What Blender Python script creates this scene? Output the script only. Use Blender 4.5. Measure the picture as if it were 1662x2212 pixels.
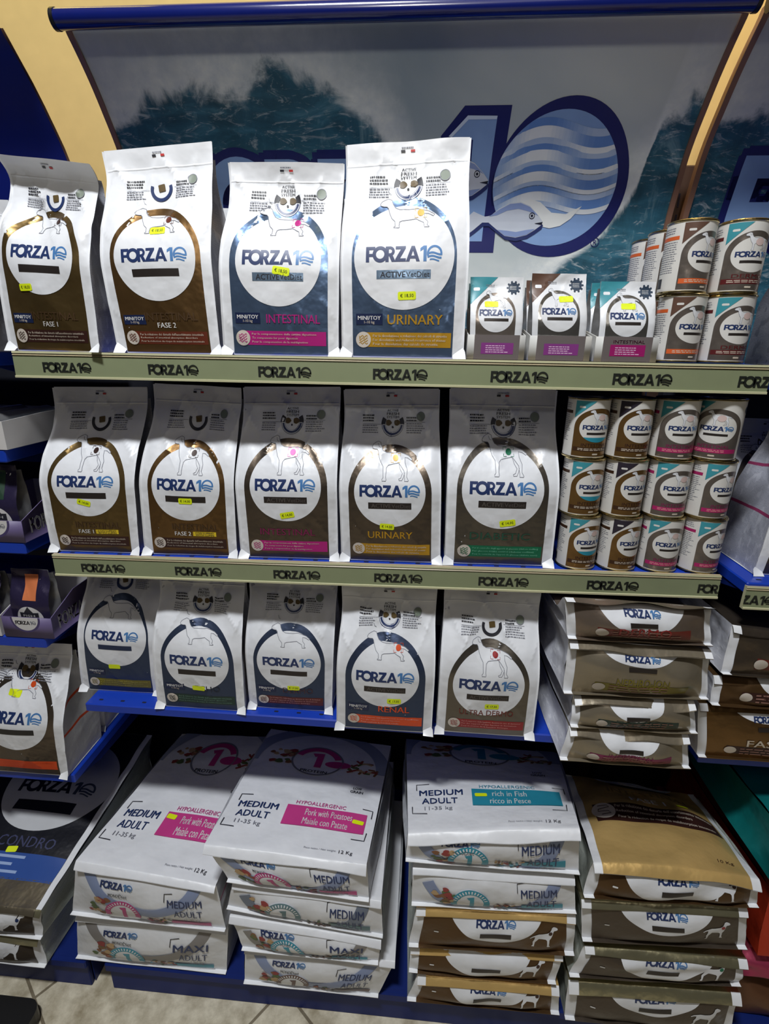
import bpy, math, random
import numpy as np
from mathutils import Vector, Matrix

for _o in list(bpy.data.objects):
    bpy.data.objects.remove(_o, do_unlink=True)
SC = bpy.context.scene
COL = SC.collection

# ------------------------------------------------------------------ camera
cam_d = bpy.data.cameras.new('camera')
cam_d.sensor_fit = 'VERTICAL'
cam_d.sensor_height = 36.0
cam_d.lens = 1100.0 / 2212.0 * 36.0
cam_d.clip_start = 0.02
cam = bpy.data.objects.new('camera', cam_d)
COL.objects.link(cam)
fw = Vector((-0.06819579, 0.94926284, -0.30700064))
rt = Vector((0.99689399, 0.07698598, 0.01659915))
upv = Vector((-0.0393917, 0.3049151, 0.95156454))
cm = Matrix(((rt.x, upv.x, -fw.x), (rt.y, upv.y, -fw.y), (rt.z, upv.z, -fw.z))).to_4x4()
cm.translation = Vector((0.75698142, -0.92323753, 1.60340796))
cam.matrix_world = cm
SC.camera = cam

# ------------------------------------------------------------------ world, light, exposure
SC.view_settings.view_transform = 'Standard'
SC.view_settings.look = 'None'
SC.view_settings.gamma = 1.0
SC.view_settings.use_curve_mapping = False
SC.view_settings.exposure = 0.0
wd = bpy.data.worlds.new('shop_ambient')
SC.world = wd
wd.use_nodes = True
wd.node_tree.nodes['Background'].inputs[0].default_value = (1.0, 0.93, 0.85, 1)
wd.node_tree.nodes['Background'].inputs[1].default_value = 0.015


def area_light(name, loc, target, sx, sy, energy, color=(1, 1, 1), spread=180):
    ld = bpy.data.lights.new(name, 'AREA')
    ld.shape = 'RECTANGLE'
    ld.size = sx
    ld.size_y = sy
    ld.energy = energy
    ld.color = color
    ld.spread = math.radians(spread)
    o = bpy.data.objects.new(name, ld)
    o.location = loc
    d = Vector(target) - Vector(loc)
    o.rotation_euler = d.to_track_quat('-Z', 'Y').to_euler()
    COL.objects.link(o)
    return o


area_light('ceiling_tube_light', (0.30, -1.20, 3.95), (0.62, 0.05, 1.1), 0.5, 0.2, 84, (0.955, 0.98, 1.0))
area_light('added_aisle_fill', (0.8, -3.0, 3.9), (0.7, 0.0, 1.0), 2.6, 1.6, 11, (1.0, 0.93, 0.85))  # added fill, lifts the shadowed fronts; no actual fixture
_sl = bpy.data.lights.new('added_header_spot', 'SPOT')  # added spot that brightens the header boards; not a known fixture
_sl.energy = 150
_sl.color = (1.0, 0.97, 0.9)
_sl.spot_size = math.radians(25)
_sl.spot_blend = 1.0
_sl.shadow_soft_size = 0.12
_so = bpy.data.objects.new('added_header_spot', _sl)
_so.location = (0.55, -3.3, 3.2)
_so.rotation_euler = (Vector((0.70, 0.42, 2.12)) - Vector((0.55, -3.3, 3.2))).to_track_quat('-Z', 'Y').to_euler()
COL.objects.link(_so)
area_light('wall_wash_light_left', (-0.25, 0.44, 2.85), (-0.1, 0.62, 2.0), 0.5, 0.05, 0.62, (1.0, 0.76, 0.12))
area_light('wall_wash_light_right', (1.45, 0.44, 2.85), (1.40, 0.62, 2.0), 0.4, 0.05, 4.2, (1.0, 0.68, 0.27))

# ------------------------------------------------------------------ materials


def lin(c):
    return tuple(((x / 255.0) / 12.92 if x / 255.0 <= 0.04045 else ((x / 255.0 + 0.055) / 1.055) ** 2.4) for x in c)


MATS = {}


def mat(name, rgb, metallic=0.0, rough=0.5, spec=0.5, coat=0.0):
    """plain principled material from an sRGB triple, with a faint procedural variation"""
    if name in MATS:
        return MATS[name]
    m = bpy.data.materials.new(name)
    m.use_nodes = True
    nt = m.node_tree
    b = nt.nodes['Principled BSDF']
    c = lin(rgb)
    tc = nt.nodes.new('ShaderNodeTexCoord')
    nz = nt.nodes.new('ShaderNodeTexNoise')
    nz.inputs['Scale'].default_value = 30
    nt.links.new(tc.outputs['Object'], nz.inputs['Vector'])
    mx = nt.nodes.new('ShaderNodeMix')
    mx.data_type = 'RGBA'
    mx.inputs[6].default_value = (c[0] * .93, c[1] * .93, c[2] * .93, 1)
    mx.inputs[7].default_value = (min(1, c[0] * 1.06), min(1, c[1] * 1.06), min(1, c[2] * 1.06), 1)
    nt.links.new(nz.outputs['Fac'], mx.inputs[0])
    nt.links.new(mx.outputs[2], b.inputs['Base Color'])
    b.inputs['Metallic'].default_value = metallic
    b.inputs['Roughness'].default_value = rough
    b.inputs['Specular IOR Level'].default_value = spec
    b.inputs['Coat Weight'].default_value = coat
    MATS[name] = m
    return m


def foil(name, rgb, rough=0.34, metallic=0.82):
    """metallised film with fine crinkle bump"""
    if name in MATS:
        return MATS[name]
    m = mat(name, rgb, metallic, rough)
    nt = m.node_tree
    b = nt.nodes['Principled BSDF']
    tc = nt.nodes.new('ShaderNodeTexCoord')
    nz = nt.nodes.new('ShaderNodeTexNoise')
    nz.inputs['Scale'].default_value = 17
    nz.inputs['Detail'].default_value = 3.5
    nt.links.new(tc.outputs['Object'], nz.inputs['Vector'])
    bp = nt.nodes.new('ShaderNodeBump')
    bp.inputs['Strength'].default_value = 0.45
    bp.inputs['Distance'].default_value = 0.010
    nt.links.new(nz.outputs['Fac'], bp.inputs['Height'])
    nt.links.new(bp.outputs['Normal'], b.inputs['Normal'])
    return m


def film(name, rgb, rough=0.38):
    """glossy white plastic film with soft crumple bump"""
    if name in MATS:
        return MATS[name]
    m = mat(name, rgb, 0.0, rough, 0.5)
    nt = m.node_tree
    b = nt.nodes['Principled BSDF']
    tc = nt.nodes.new('ShaderNodeTexCoord')
    nz = nt.nodes.new('ShaderNodeTexNoise')
    nz.inputs['Scale'].default_value = 22
    nz.inputs['Detail'].default_value = 2.5
    nt.links.new(tc.outputs['Object'], nz.inputs['Vector'])
    bp = nt.nodes.new('ShaderNodeBump')
    bp.inputs['Strength'].default_value = 0.40
    bp.inputs['Distance'].default_value = 0.009
    nt.links.new(nz.outputs['Fac'], bp.inputs['Height'])
    nt.links.new(bp.outputs['Normal'], b.inputs['Normal'])
    return m


def gusset_mat(name, base, ink, scale=190.0, band=None):
    """bag side printed with many fine lines of small grey text, with optional coloured rules"""
    if name in MATS:
        return MATS[name]
    m = film(name, base)
    nt = m.node_tree
    b = nt.nodes['Principled BSDF']
    tc = nt.nodes.new('ShaderNodeTexCoord')
    sp = nt.nodes.new('ShaderNodeSeparateXYZ')
    nt.links.new(tc.outputs['UV'], sp.inputs[0])
    # lines along v
    fr = nt.nodes.new('ShaderNodeMath'); fr.operation = 'MULTIPLY'; fr.inputs[1].default_value = scale
    nt.links.new(sp.outputs['Y'], fr.inputs[0])
    f2 = nt.nodes.new('ShaderNodeMath'); f2.operation = 'FRACT'
    nt.links.new(fr.outputs[0], f2.inputs[0])
    g = nt.nodes.new('ShaderNodeMath'); g.operation = 'GREATER_THAN'; g.inputs[1].default_value = 0.5
    nt.links.new(f2.outputs[0], g.inputs[0])
    mp = nt.nodes.new('ShaderNodeMapping')
    mp.inputs['Scale'].default_value = (420, scale * 1.0, 1)
    nt.links.new(tc.outputs['UV'], mp.inputs[0])
    nz = nt.nodes.new('ShaderNodeTexNoise'); nz.inputs['Scale'].default_value = 1.0; nz.inputs['Detail'].default_value = 1
    nt.links.new(mp.outputs[0], nz.inputs['Vector'])
    g2 = nt.nodes.new('ShaderNodeMath'); g2.operation = 'GREATER_THAN'; g2.inputs[1].default_value = 0.46
    nt.links.new(nz.outputs['Fac'], g2.inputs[0])
    ml = nt.nodes.new('ShaderNodeMath'); ml.operation = 'MULTIPLY'
    nt.links.new(g.outputs[0], ml.inputs[0]); nt.links.new(g2.outputs[0], ml.inputs[1])
    # paragraph breaks
    nz3 = nt.nodes.new('ShaderNodeTexNoise'); nz3.inputs['Scale'].default_value = 9.0
    nt.links.new(tc.outputs['UV'], nz3.inputs['Vector'])
    g3 = nt.nodes.new('ShaderNodeMath'); g3.operation = 'GREATER_THAN'; g3.inputs[1].default_value = 0.42
    nt.links.new(nz3.outputs['Fac'], g3.inputs[0])
    ml2 = nt.nodes.new('ShaderNodeMath'); ml2.operation = 'MULTIPLY'
    nt.links.new(ml.outputs[0], ml2.inputs[0]); nt.links.new(g3.outputs[0], ml2.inputs[1])
    mx = nt.nodes.new('ShaderNodeMix'); mx.data_type = 'RGBA'
    c, k = lin(base), lin(ink)
    mx.inputs[6].default_value = (*c, 1); mx.inputs[7].default_value = (*k, 1)
    nt.links.new(ml2.outputs[0], mx.inputs[0])
    out = mx.outputs[2]
    if band:
        acc = None
        for pos in band[1]:
            s = nt.nodes.new('ShaderNodeMath'); s.operation = 'SUBTRACT'; s.inputs[1].default_value = pos
            nt.links.new(sp.outputs['Y'], s.inputs[0])
            a = nt.nodes.new('ShaderNodeMath'); a.operation = 'ABSOLUTE'; nt.links.new(s.outputs[0], a.inputs[0])
            l = nt.nodes.new('ShaderNodeMath'); l.operation = 'LESS_THAN'; l.inputs[1].default_value = 0.011
            nt.links.new(a.outputs[0], l.inputs[0])
            if acc is None:
                acc = l.outputs[0]
            else:
                ad = nt.nodes.new('ShaderNodeMath'); ad.operation = 'MAXIMUM'
                nt.links.new(acc, ad.inputs[0]); nt.links.new(l.outputs[0], ad.inputs[1]); acc = ad.outputs[0]
        m2 = nt.nodes.new('ShaderNodeMix'); m2.data_type = 'RGBA'
        nt.links.new(acc, m2.inputs[0]); nt.links.new(out, m2.inputs[6])
        m2.inputs[7].default_value = (*lin(band[0]), 1)
        out = m2.outputs[2]
    nt.links.new(out, b.inputs['Base Color'])
    return m


# ------------------------------------------------------------------ mesh builder


class MB:
    """collects faces with materials and normals; build() links ONE mesh object"""

    def __init__(self):
        self.v = []; self.f = []; self.m = []; self.n = []; self.uv = []; self.mats = []; self.nv = 0

    def mi(self, m):
        if m not in self.mats:
            self.mats.append(m)
        return self.mats.index(m)

    def add(self, V, F, m, N=None, UV=None):
        V = np.asarray(V, float); base = self.nv
        self.v.append(V); self.nv += len(V)
        self.n.append(np.full((len(V), 3), np.nan) if N is None else N)
        self.uv.append(np.zeros((len(V), 2)) if UV is None else np.asarray(UV, float))
        k = self.mi(m)
        for f in F:
            self.f.append([int(i) + base for i in f]); self.m.append(k)

    def grid(self, fn, u0, u1, v0, v1, nu, nv, m, flip=False, off=0.0):
        U, Vv = np.meshgrid(np.linspace(u0, u1, nu + 1), np.linspace(v0, v1, nv + 1))
        u = U.ravel(); v = Vv.ravel()
        P, N = eval_n(fn, u, v, (u1 - u0), (v1 - v0))
        P = P + N * off
        if flip:
            N = -N
        F = []
        for j in range(nv):
            for i in range(nu):
                a = j * (nu + 1) + i
                q = [a, a + 1, a + nu + 2, a + nu + 1]
                F.append(q[::-1] if flip else q)
        UV = np.stack([(u - u0) / (u1 - u0), (v - v0) / (v1 - v0)], 1)
        self.add(P, F, m, N, UV)

    def box(self, x0, x1, y0, y1, z0, z1, m, bev=0.0, taper=None):
        b = bev
        if b <= 0:
            V = [(x, y, z) for z in (z0, z1) for y in (y0, y1) for x in (x0, x1)]
            F = [(0, 2, 3, 1), (4, 5, 7, 6), (0, 1, 5, 4), (2, 6, 7, 3), (0, 4, 6, 2), (1, 3, 7, 5)]
            self.add(V, F, m); return
        # chamfered box: 24 verts
        V = []; idx = {}
        X = (x0, x1); Y = (y0, y1); Z = (z0, z1)
        for i in (0, 1):
            for j in (0, 1):
                for k in (0, 1):
                    sx = b if i == 0 else -b; sy = b if j == 0 else -b; sz = b if k == 0 else -b
                    idx[(i, j, k, 'x')] = len(V); V.append((X[i], Y[j] + sy, Z[k] + sz))
                    idx[(i, j, k, 'y')] = len(V); V.append((X[i] + sx, Y[j], Z[k] + sz))
                    idx[(i, j, k, 'z')] = len(V); V.append((X[i] + sx, Y[j] + sy, Z[k]))
        F = []
        g = lambda i, j, k, a: idx[(i, j, k, a)]
        for i in (0, 1):
            q = [g(i, 0, 0, 'x'), g(i, 1, 0, 'x'), g(i, 1, 1, 'x'), g(i, 0, 1, 'x')]; F.append(q if i else q[::-1])
            q = [g(0, i, 0, 'y'), g(1, i, 0, 'y'), g(1, i, 1, 'y'), g(0, i, 1, 'y')]; F.append(q[::-1] if i else q)
            q = [g(0, 0, i, 'z'), g(1, 0, i, 'z'), g(1, 1, i, 'z'), g(0, 1, i, 'z')]; F.append(q if i else q[::-1])
        for i in (0, 1):
            for j in (0, 1):
                F.append([g(i, j, 0, 'x'), g(i, j, 0, 'y'), g(i, j, 1, 'y'), g(i, j, 1, 'x')])
                F.append([g(i, 0, j, 'x'), g(i, 0, j, 'z'), g(i, 1, j, 'z'), g(i, 1, j, 'x')])
                F.append([g(0, i, j, 'y'), g(0, i, j, 'z'), g(1, i, j, 'z'), g(1, i, j, 'y')])
                for k in (0, 1):
                    F.append([g(i, j, k, 'x'), g(i, j, k, 'y'), g(i, j, k, 'z')])
        self.add(V, F, m)

    def tube(self, p0, p1, r, m, seg=24, caps=True):
        p0 = Vector(p0); p1 = Vector(p1); d = (p1 - p0).normalized()
        a = d.orthogonal().normalized(); b = d.cross(a)
        V = []; N = []
        for p in (p0, p1):
            for i in range(seg):
                t = 2 * math.pi * i / seg
                n = a * math.cos(t) + b * math.sin(t)
                V.append(p + n * r); N.append(n)
        F = [[i, (i + 1) % seg, seg + (i + 1) % seg, seg + i] for i in range(seg)]
        self.add([tuple(x) for x in V], F, m, np.array([tuple(x) for x in N]))
        if caps:
            self.add([tuple(x) for x in V[:seg]], [list(range(seg))[::-1]], m)
            self.add([tuple(x) for x in V[seg:]], [list(range(seg))], m)

    def build(self, name, parent=None, origin=None):
        V = np.concatenate(self.v) if self.v else np.zeros((0, 3))
        N = np.concatenate(self.n)
        me = bpy.data.meshes.new(name)
        base = np.zeros(3)
        q = parent
        while q is not None:
            base = base + np.array(q.location)
            q = q.parent
        if origin is not None:
            base = np.asarray(origin, float)
        V = V - base
        me.from_pydata(V.tolist(), [], self.f)
        for m in self.mats:
            me.materials.append(m)
        me.polygons.foreach_set('material_index', self.m)
        UV = np.concatenate(self.uv)
        ul = me.uv_layers.new(name='UVMap')
        li = np.empty(len(me.loops), int); me.loops.foreach_get('vertex_index', li)
        ul.data.foreach_set('uv', UV[li].astype(np.float32).ravel())
        has = ~np.isnan(N[:, 0])
        if has.any():
            sm = [bool(has[f[0]]) for f in self.f]
            me.polygons.foreach_set('use_smooth', sm)
            NN = np.where(np.isnan(N), 0.0, N)
            me.update()
            me.normals_split_custom_set_from_vertices(NN.tolist())
        me.update()
        o = bpy.data.objects.new(name, me)
        COL.objects.link(o)
        if origin is not None:
            o.location = origin
        if parent is not None:
            o.parent = parent
        return o


def eval_n(fn, u, v, su=1.0, sv=1.0):
    e1, e2 = 1e-3 * abs(su), 1e-3 * abs(sv)
    P = fn(u, v)
    du = fn(u + e1, v) - fn(u - e1, v)
    dv = fn(u, v + e2) - fn(u, v - e2)
    n = np.cross(du, dv)
    l = np.linalg.norm(n, axis=1, keepdims=True)
    l[l < 1e-12] = 1
    return P, n / l


def tag(o, label=None, cat=None, group=None, kind=None):
    if label: o['label'] = label
    if cat: o['category'] = cat
    if group: o['group'] = group
    if kind: o['kind'] = kind
    return o


def empty(name, loc, label=None, cat=None, group=None):
    o = bpy.data.objects.new(name, None)
    o.empty_display_size = 0.05
    COL.objects.link(o)
    o.location = loc
    return tag(o, label, cat, group)
# ------------------------------------------------------------------ flat print shapes (2-D triangles), later laid on a curved surface


def tri_poly(pts, holes=()):
    from mathutils.geometry import tessellate_polygon
    polys = [[Vector((x, y, 0)) for x, y in pts]] + [[Vector((x, y, 0)) for x, y in h] for h in holes]
    T = tessellate_polygon(polys)
    V = np.array([(p.x, p.y) for pl in polys for p in pl])
    return V, np.array(T, int)


def s_rect(x0, y0, x1, y1):
    return np.array([(x0, y0), (x1, y0), (x1, y1), (x0, y1)], float), np.array([(0, 1, 2), (0, 2, 3)])


def s_rrect(x0, y0, x1, y1, r):
    P = []
    for cx, cy, a in ((x1 - r, y0 + r, -90), (x1 - r, y1 - r, 0), (x0 + r, y1 - r, 90), (x0 + r, y0 + r, 180)):
        for k in range(5):
            t = math.radians(a + 22.5 * k)
            P.append((cx + r * math.cos(t), cy + r * math.sin(t)))
    return tri_poly(P)


def s_disc(cx, cy, rx, ry=None, n=48):
    ry = ry or rx
    V = [(cx, cy)] + [(cx + rx * math.cos(2 * math.pi * i / n), cy + ry * math.sin(2 * math.pi * i / n)) for i in range(n)]
    return np.array(V), np.array([(0, 1 + i, 1 + (i + 1) % n) for i in range(n)])


def s_ring(cx, cy, ro, ri, a0=0, a1=360, n=48):
    V = []; F = []
    for i in range(n + 1):
        t = math.radians(a0 + (a1 - a0) * i / n)
        V += [(cx + ri * math.cos(t), cy + ri * math.sin(t)), (cx + ro * math.cos(t), cy + ro * math.sin(t))]
        if i:
            k = 2 * i
            F += [(k - 2, k - 1, k + 1), (k - 2, k + 1, k)]
    return np.array(V), np.array(F)


def s_arch(x0, x1, y0, cy, r, n=32):
    """rectangle from y0 up to cy, closed by an arch of radius r"""
    cx = (x0 + x1) / 2
    P = [(x0, y0), (x1, y0)]
    for i in range(n + 1):
        t = math.pi * i / n
        P.append((cx + (x1 - x0) / 2 * math.cos(t), cy + r * math.sin(t)))
    return tri_poly(P)


def s_line(pts, w):
    V = []; F = []
    n = len(pts)
    P = np.array(pts, float)
    for i in range(n):
        a = P[max(0, i - 1)]; b = P[min(n - 1, i + 1)]
        d = b - a; d = d / (np.linalg.norm(d) + 1e-9); nn = np.array((-d[1], d[0]))
        V += [P[i] - nn * w / 2, P[i] + nn * w / 2]
        if i:
            k = 2 * i
            F += [(k - 2, k, k + 1), (k - 2, k + 1, k - 1)]
    return np.array(V), np.array(F)


def merge(*S):
    V = []; F = []; b = 0
    for v, f in S:
        V.append(v); F.append(np.asarray(f) + b); b += len(v)
    return np.concatenate(V), np.concatenate(F)


def xf(S, s=1.0, dx=0.0, dy=0.0, rot=0.0, sy=None):
    V, F = S
    sy = s if sy is None else sy
    W = V * np.array((s, sy))
    if rot:
        c, k = math.cos(rot), math.sin(rot)
        W = W @ np.array(((c, k), (-k, c)))
    return W + np.array((dx, dy)), F


def clip_half(S, axis, lim, keep_less=True):
    """cut a triangle set by an axis-aligned line"""
    V, F = S
    out = []
    for f in F:
        poly = [tuple(V[i]) for i in f]
        res = []
        for i in range(len(poly)):
            a, b = poly[i], poly[(i + 1) % len(poly)]
            ina = (a[axis] <= lim) == keep_less; inb = (b[axis] <= lim) == keep_less
            if ina: res.append(a)
            if ina != inb:
                t = (lim - a[axis]) / (b[axis] - a[axis])
                res.append((a[0] + t * (b[0] - a[0]), a[1] + t * (b[1] - a[1])))
        for k in range(1, len(res) - 1):
            out.append((res[0], res[k], res[k + 1]))
    if not out:
        return np.zeros((0, 2)), np.zeros((0, 3), int)
    W = np.array(out).reshape(-1, 2)
    return W, np.arange(len(W)).reshape(-1, 3)


TXT = {}


def s_text(body, bold=0.0, res=2):
    """font outline as triangles; cap height about 0.73, starts at x=0"""
    if bold:
        V, F = s_text(body, 0.0, res)
        b = min(bold, .02) * .9
        return merge(*[(V + np.array((d, 0)), F) for d in (-b, b)])
    key = (body, bold, res)
    if key in TXT:
        return TXT[key]
    cu = bpy.data.curves.new('lettering', 'FONT')
    cu.body = body
    cu.size = 1.0
    cu.resolution_u = res
    ob = bpy.data.objects.new('lettering', cu)
    COL.objects.link(ob)
    dg = bpy.context.evaluated_depsgraph_get()
    me = bpy.data.meshes.new_from_object(ob.evaluated_get(dg))
    me.calc_loop_triangles()
    V = np.array([(v.co.x, v.co.y) for v in me.vertices]) if len(me.vertices) else np.zeros((0, 2))
    F = np.array([tuple(t.vertices) for t in me.loop_triangles], int).reshape(-1, 3)
    bpy.data.objects.remove(ob); bpy.data.curves.remove(cu); bpy.data.meshes.remove(me)
    TXT[key] = (V, F)
    return TXT[key]


def fit(S, x, y, w=None, h=None, align='c'):
    """scale shape so that its box has width w and/or height h and sits at (x,y): align c = centred, l = left-middle"""
    V, F = S
    lo = V.min(0); hi = V.max(0); d = hi - lo
    sx = w / d[0] if w else None
    sy = h / d[1] if h else None
    sx = sx or sy; sy = sy or sx
    W = (V - lo) * np.array((sx, sy))
    W = W - np.array((0 if align == 'l' else d[0] * sx / 2, d[1] * sy / 2))
    return W + np.array((x, y)), F


def logo_parts():
    """brand word FORZA10, unit height: (dark letters, lighter numeral)"""
    Fl = tri_poly([(0, 0), (.23, 0), (.23, .34), (.53, .34), (.53, .54), (.23, .54), (.23, .78), (.64, .78), (.64, 1), (0, 1)])
    O = s_ring(.99, .5, .53, .29, n=40)
    Rr = merge(s_rect(1.36, 0, 1.59, 1), s_ring(1.68, .68, .32, .13, -90, 90, 16), s_rect(1.59, .81, 1.68, 1), s_rect(1.59, .36, 1.68, .55),
               tri_poly([(1.6, .4), (1.86, .42), (2.08, 0), (1.8, 0)]))
    Z = tri_poly([(2.06, 1), (2.76, 1), (2.76, .84), (2.38, .21), (2.78, .21), (2.78, 0), (2.04, 0), (2.04, .16), (2.42, .79), (2.06, .79)])
    A = merge(tri_poly([(2.78, 0), (3.02, 0), (3.26, .68), (3.26, 1), (3.15, 1)]), tri_poly([(3.74, 0), (3.5, 0), (3.26, .68), (3.26, 1), (3.37, 1)]),
              s_rect(3.06, .18, 3.46, .37))
    one = tri_poly([(3.98, 0), (4.2, 0), (4.2, 1), (3.98, 1), (3.76, .84), (3.76, .63), (3.98, .77)])
    zero = [s_ring(4.74, .5, .53, .39, -12, 205, 36)]
    for k, y0 in enumerate((.43, .22, .03)):
        half = math.sqrt(max(.02, .53 ** 2 - (y0 + .05 - .5) ** 2))
        xs = np.linspace(4.74 - half, 4.74 + half, 17)
        th = .13 if k < 2 else .1
        top = [(x, y0 + .06 * math.sin((x - 4.3) * 5.6) + th) for x in xs]
        bot = [(x, y0 + .06 * math.sin((x - 4.3) * 5.6)) for x in xs]
        zero.append(tri_poly(bot + top[::-1]))
    return merge(Fl, O, Rr, Z, A), merge(one, *zero), [Fl, O, Rr, Z, A]


LOGO_DARK, LOGO_BLUE, LOGO_LETTERS = logo_parts()
LOGO_W = 5.27

DOG_TALL = [(0, .80), (.03, .86), (.09, .90), (.16, .93), (.23, .90), (.26, .80), (.31, .71), (.40, .66), (.6, .65), (.76, .66), (.86, .63), (1.0, .58), (1.1, .50), (1.08, .47),
            (.98, .53), (.90, .54), (.91, .42), (.97, .27), (.955, .10), (1.0, .02), (.99, 0), (.9, 0), (.9, .08), (.885, .24), (.80, .35), (.74, .42), (.6, .40), (.46, .37),
            (.41, .31), (.40, .10), (.41, .03), (.40, 0), (.30, 0), (.30, .04), (.33, .08), (.32, .34), (.25, .45), (.20, .58), (.17, .70), (.14, .74), (.08, .745), (.02, .76)]
DOG_FAR = [(.74, .42), (.78, .28), (.84, .18), (.80, .08), (.74, .05), (.75, .02), (.83, .02), (.87, .1), (.9, .2)]


def dog_long():
    out = []
    for x, y in DOG_TALL:
        y2 = y * .42 if y < .4 else .168 + (y - .4) * .95
        out.append((x * 1.12, y2))
    return out


DOG_LONG = dog_long()


# refine triangles so that they can follow a curved surface
def refine(V, F, step):
    V = np.asarray(V, float); F = np.asarray(F, int)
    T = V[F]
    done = []
    for _ in range(40):
        if len(T) == 0:
            break
        e = np.stack([np.linalg.norm(T[:, (i + 1) % 3] - T[:, i], axis=1) for i in range(3)], 1)
        k = e.argmax(1); big = e[np.arange(len(T)), k] > step
        done.append(T[~big])
        T = T[big]; k = k[big]
        if len(T) == 0:
            break
        r = np.arange(len(T))
        a = T[r, k]; b = T[r, (k + 1) % 3]; c = T[r, (k + 2) % 3]; m = (a + b) / 2
        T = np.concatenate([np.stack([a, m, c], 1), np.stack([m, b, c], 1)])
    T = np.concatenate(done)
    W = T.reshape(-1, 2)
    return W, np.arange(len(W)).reshape(-1, 3)


class Art:
    """list of (shape, material, layer) in flat art coordinates"""

    def __init__(self):
        self.items = []

    def add(self, S, m, layer):
        self.items.append((S, m, layer)); return self

    def logo(self, cx, cy, w, layer, dark, blue):
        s = w / LOGO_W
        self.add(xf(LOGO_DARK, s, cx - w / 2, cy - s / 2), dark, layer)
        self.add(xf(LOGO_BLUE, s, cx - w / 2, cy - s / 2), blue, layer)
        return self

    def text(self, body, x, y, m, layer, w=None, h=None, align='c', bold=0.0, res=2):
        self.add(fit(s_text(body, bold, res), x, y, w, h, align), m, layer)
        return self

    def fine(self, x, y, w, n, lh, m, layer, seed=0, th=.42):
        """lines of text far too small to read: rows of short dashes"""
        rnd = random.Random(seed)
        for i in range(n):
            xx = x; end = x + w * rnd.uniform(.72, 1.0)
            while xx < end:
                d = rnd.uniform(.05, .16) * w
                self.add(s_rect(xx, y - i * lh, min(end, xx + d), y - i * lh + lh * th), m, layer)
                xx += d + .025 * w
        return self

    def emit(self, mb, fn, step, off=0.00028, lift=0.0, flip=False, box=None):
        for (V, F), m, layer in self.items:
            S = (V, F)
            if box:
                for ax, lim, less in ((0, box[0], False), (0, box[1], True), (1, box[2], False), (1, box[3], True)):
                    if len(S[0]) and ((S[0][:, ax].max() > lim) if less else (S[0][:, ax].min() < lim)):
                        S = clip_half(S, ax, lim, less)
            if len(S[0]) == 0 or len(S[1]) == 0:
                continue
            W, G = refine(S[0], S[1], step)
            a = W[G]
            ar = (a[:, 1, 0] - a[:, 0, 0]) * (a[:, 2, 1] - a[:, 0, 1]) - (a[:, 1, 1] - a[:, 0, 1]) * (a[:, 2, 0] - a[:, 0, 0])
            G = np.where((ar < 0)[:, None], G[:, ::-1], G)
            P, N = eval_n(fn, W[:, 0], W[:, 1])
            if flip:
                N = -N; G = G[:, ::-1]
            mb.add(P + N * (lift + off * (layer + 1)), G.tolist(), m, N, W)
# ------------------------------------------------------------------ shared colours of print and film
WHITE = film('white_film', (226, 228, 233))
SEAMW = mat('white_seam_edge', (236, 238, 242), 0, .35)
SILVER = foil('silver_film_back', (150, 150, 152), .4, .6)
NAVY = mat('navy_print', (34, 52, 98), 0, .4)
LBLUE = mat('blue_print', (72, 122, 178), 0, .4)
INK = mat('grey_ink_print', (128, 130, 140), 0, .5)
INKD = mat('dark_ink_print', (40, 40, 48), 0, .5)
BARK = mat('charcoal_bar_print', (52, 46, 44), 0.3, .4)
PALE = mat('pale_icon_print', (205, 196, 186), 0, .5)
KIB = mat('brown_kibble_print', (92, 74, 40), 0, .5)
GREENB = mat('green_badge_print', (120, 130, 118), 0, .5)
WPRINT = mat('white_print', (222, 222, 222), 0, .5)
LINEW = mat('stripe_text_print', (208, 196, 180), 0, .5)
STICK = mat('yellow_price_sticker', (226, 242, 20), 0, .5)
STICKT = mat('price_print', (70, 78, 20), 0, .6)
REDP = mat('red_flag_print', (190, 50, 50), 0, .5)
GUSS = gusset_mat('gusset_small_text', (200, 202, 212), (120, 122, 140))

PANEL = {
    'brown': foil('bronze_foil', (126, 104, 66)),
    'bronze': foil('copper_bronze_foil', (128, 98, 62)),
    'steel': foil('steel_blue_foil', (112, 136, 172), .3, .8),
    'taupe': foil('taupe_foil', (106, 95, 84)),
    'grey': foil('grey_foil', (112, 106, 98)),
    'navy': foil('navy_foil', (60, 72, 98), .4, .6),
    'gold': foil('gold_foil', (232, 194, 124), .3, .5),
    'black': foil('black_foil', (30, 31, 38), .42, .3),
}


def wob(seed):
    """smooth random wrinkle field over (u,v), roughly -1..1"""
    r = np.random.RandomState(seed)
    k = [(r.uniform(-9, 9), r.uniform(-11, 11), r.uniform(0, 6.28), r.uniform(.5, 1)) for _ in range(6)]

    def f(u, v):
        s = 0
        for a, b, p, g in k:
            s = s + g * np.sin(a * u + b * v + p)
        return s / 3.0
    return f


def smooth(a, b, x):
    t = np.clip((x - a) / (b - a), 0, 1)
    return t * t * (3 - 2 * t)


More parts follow.
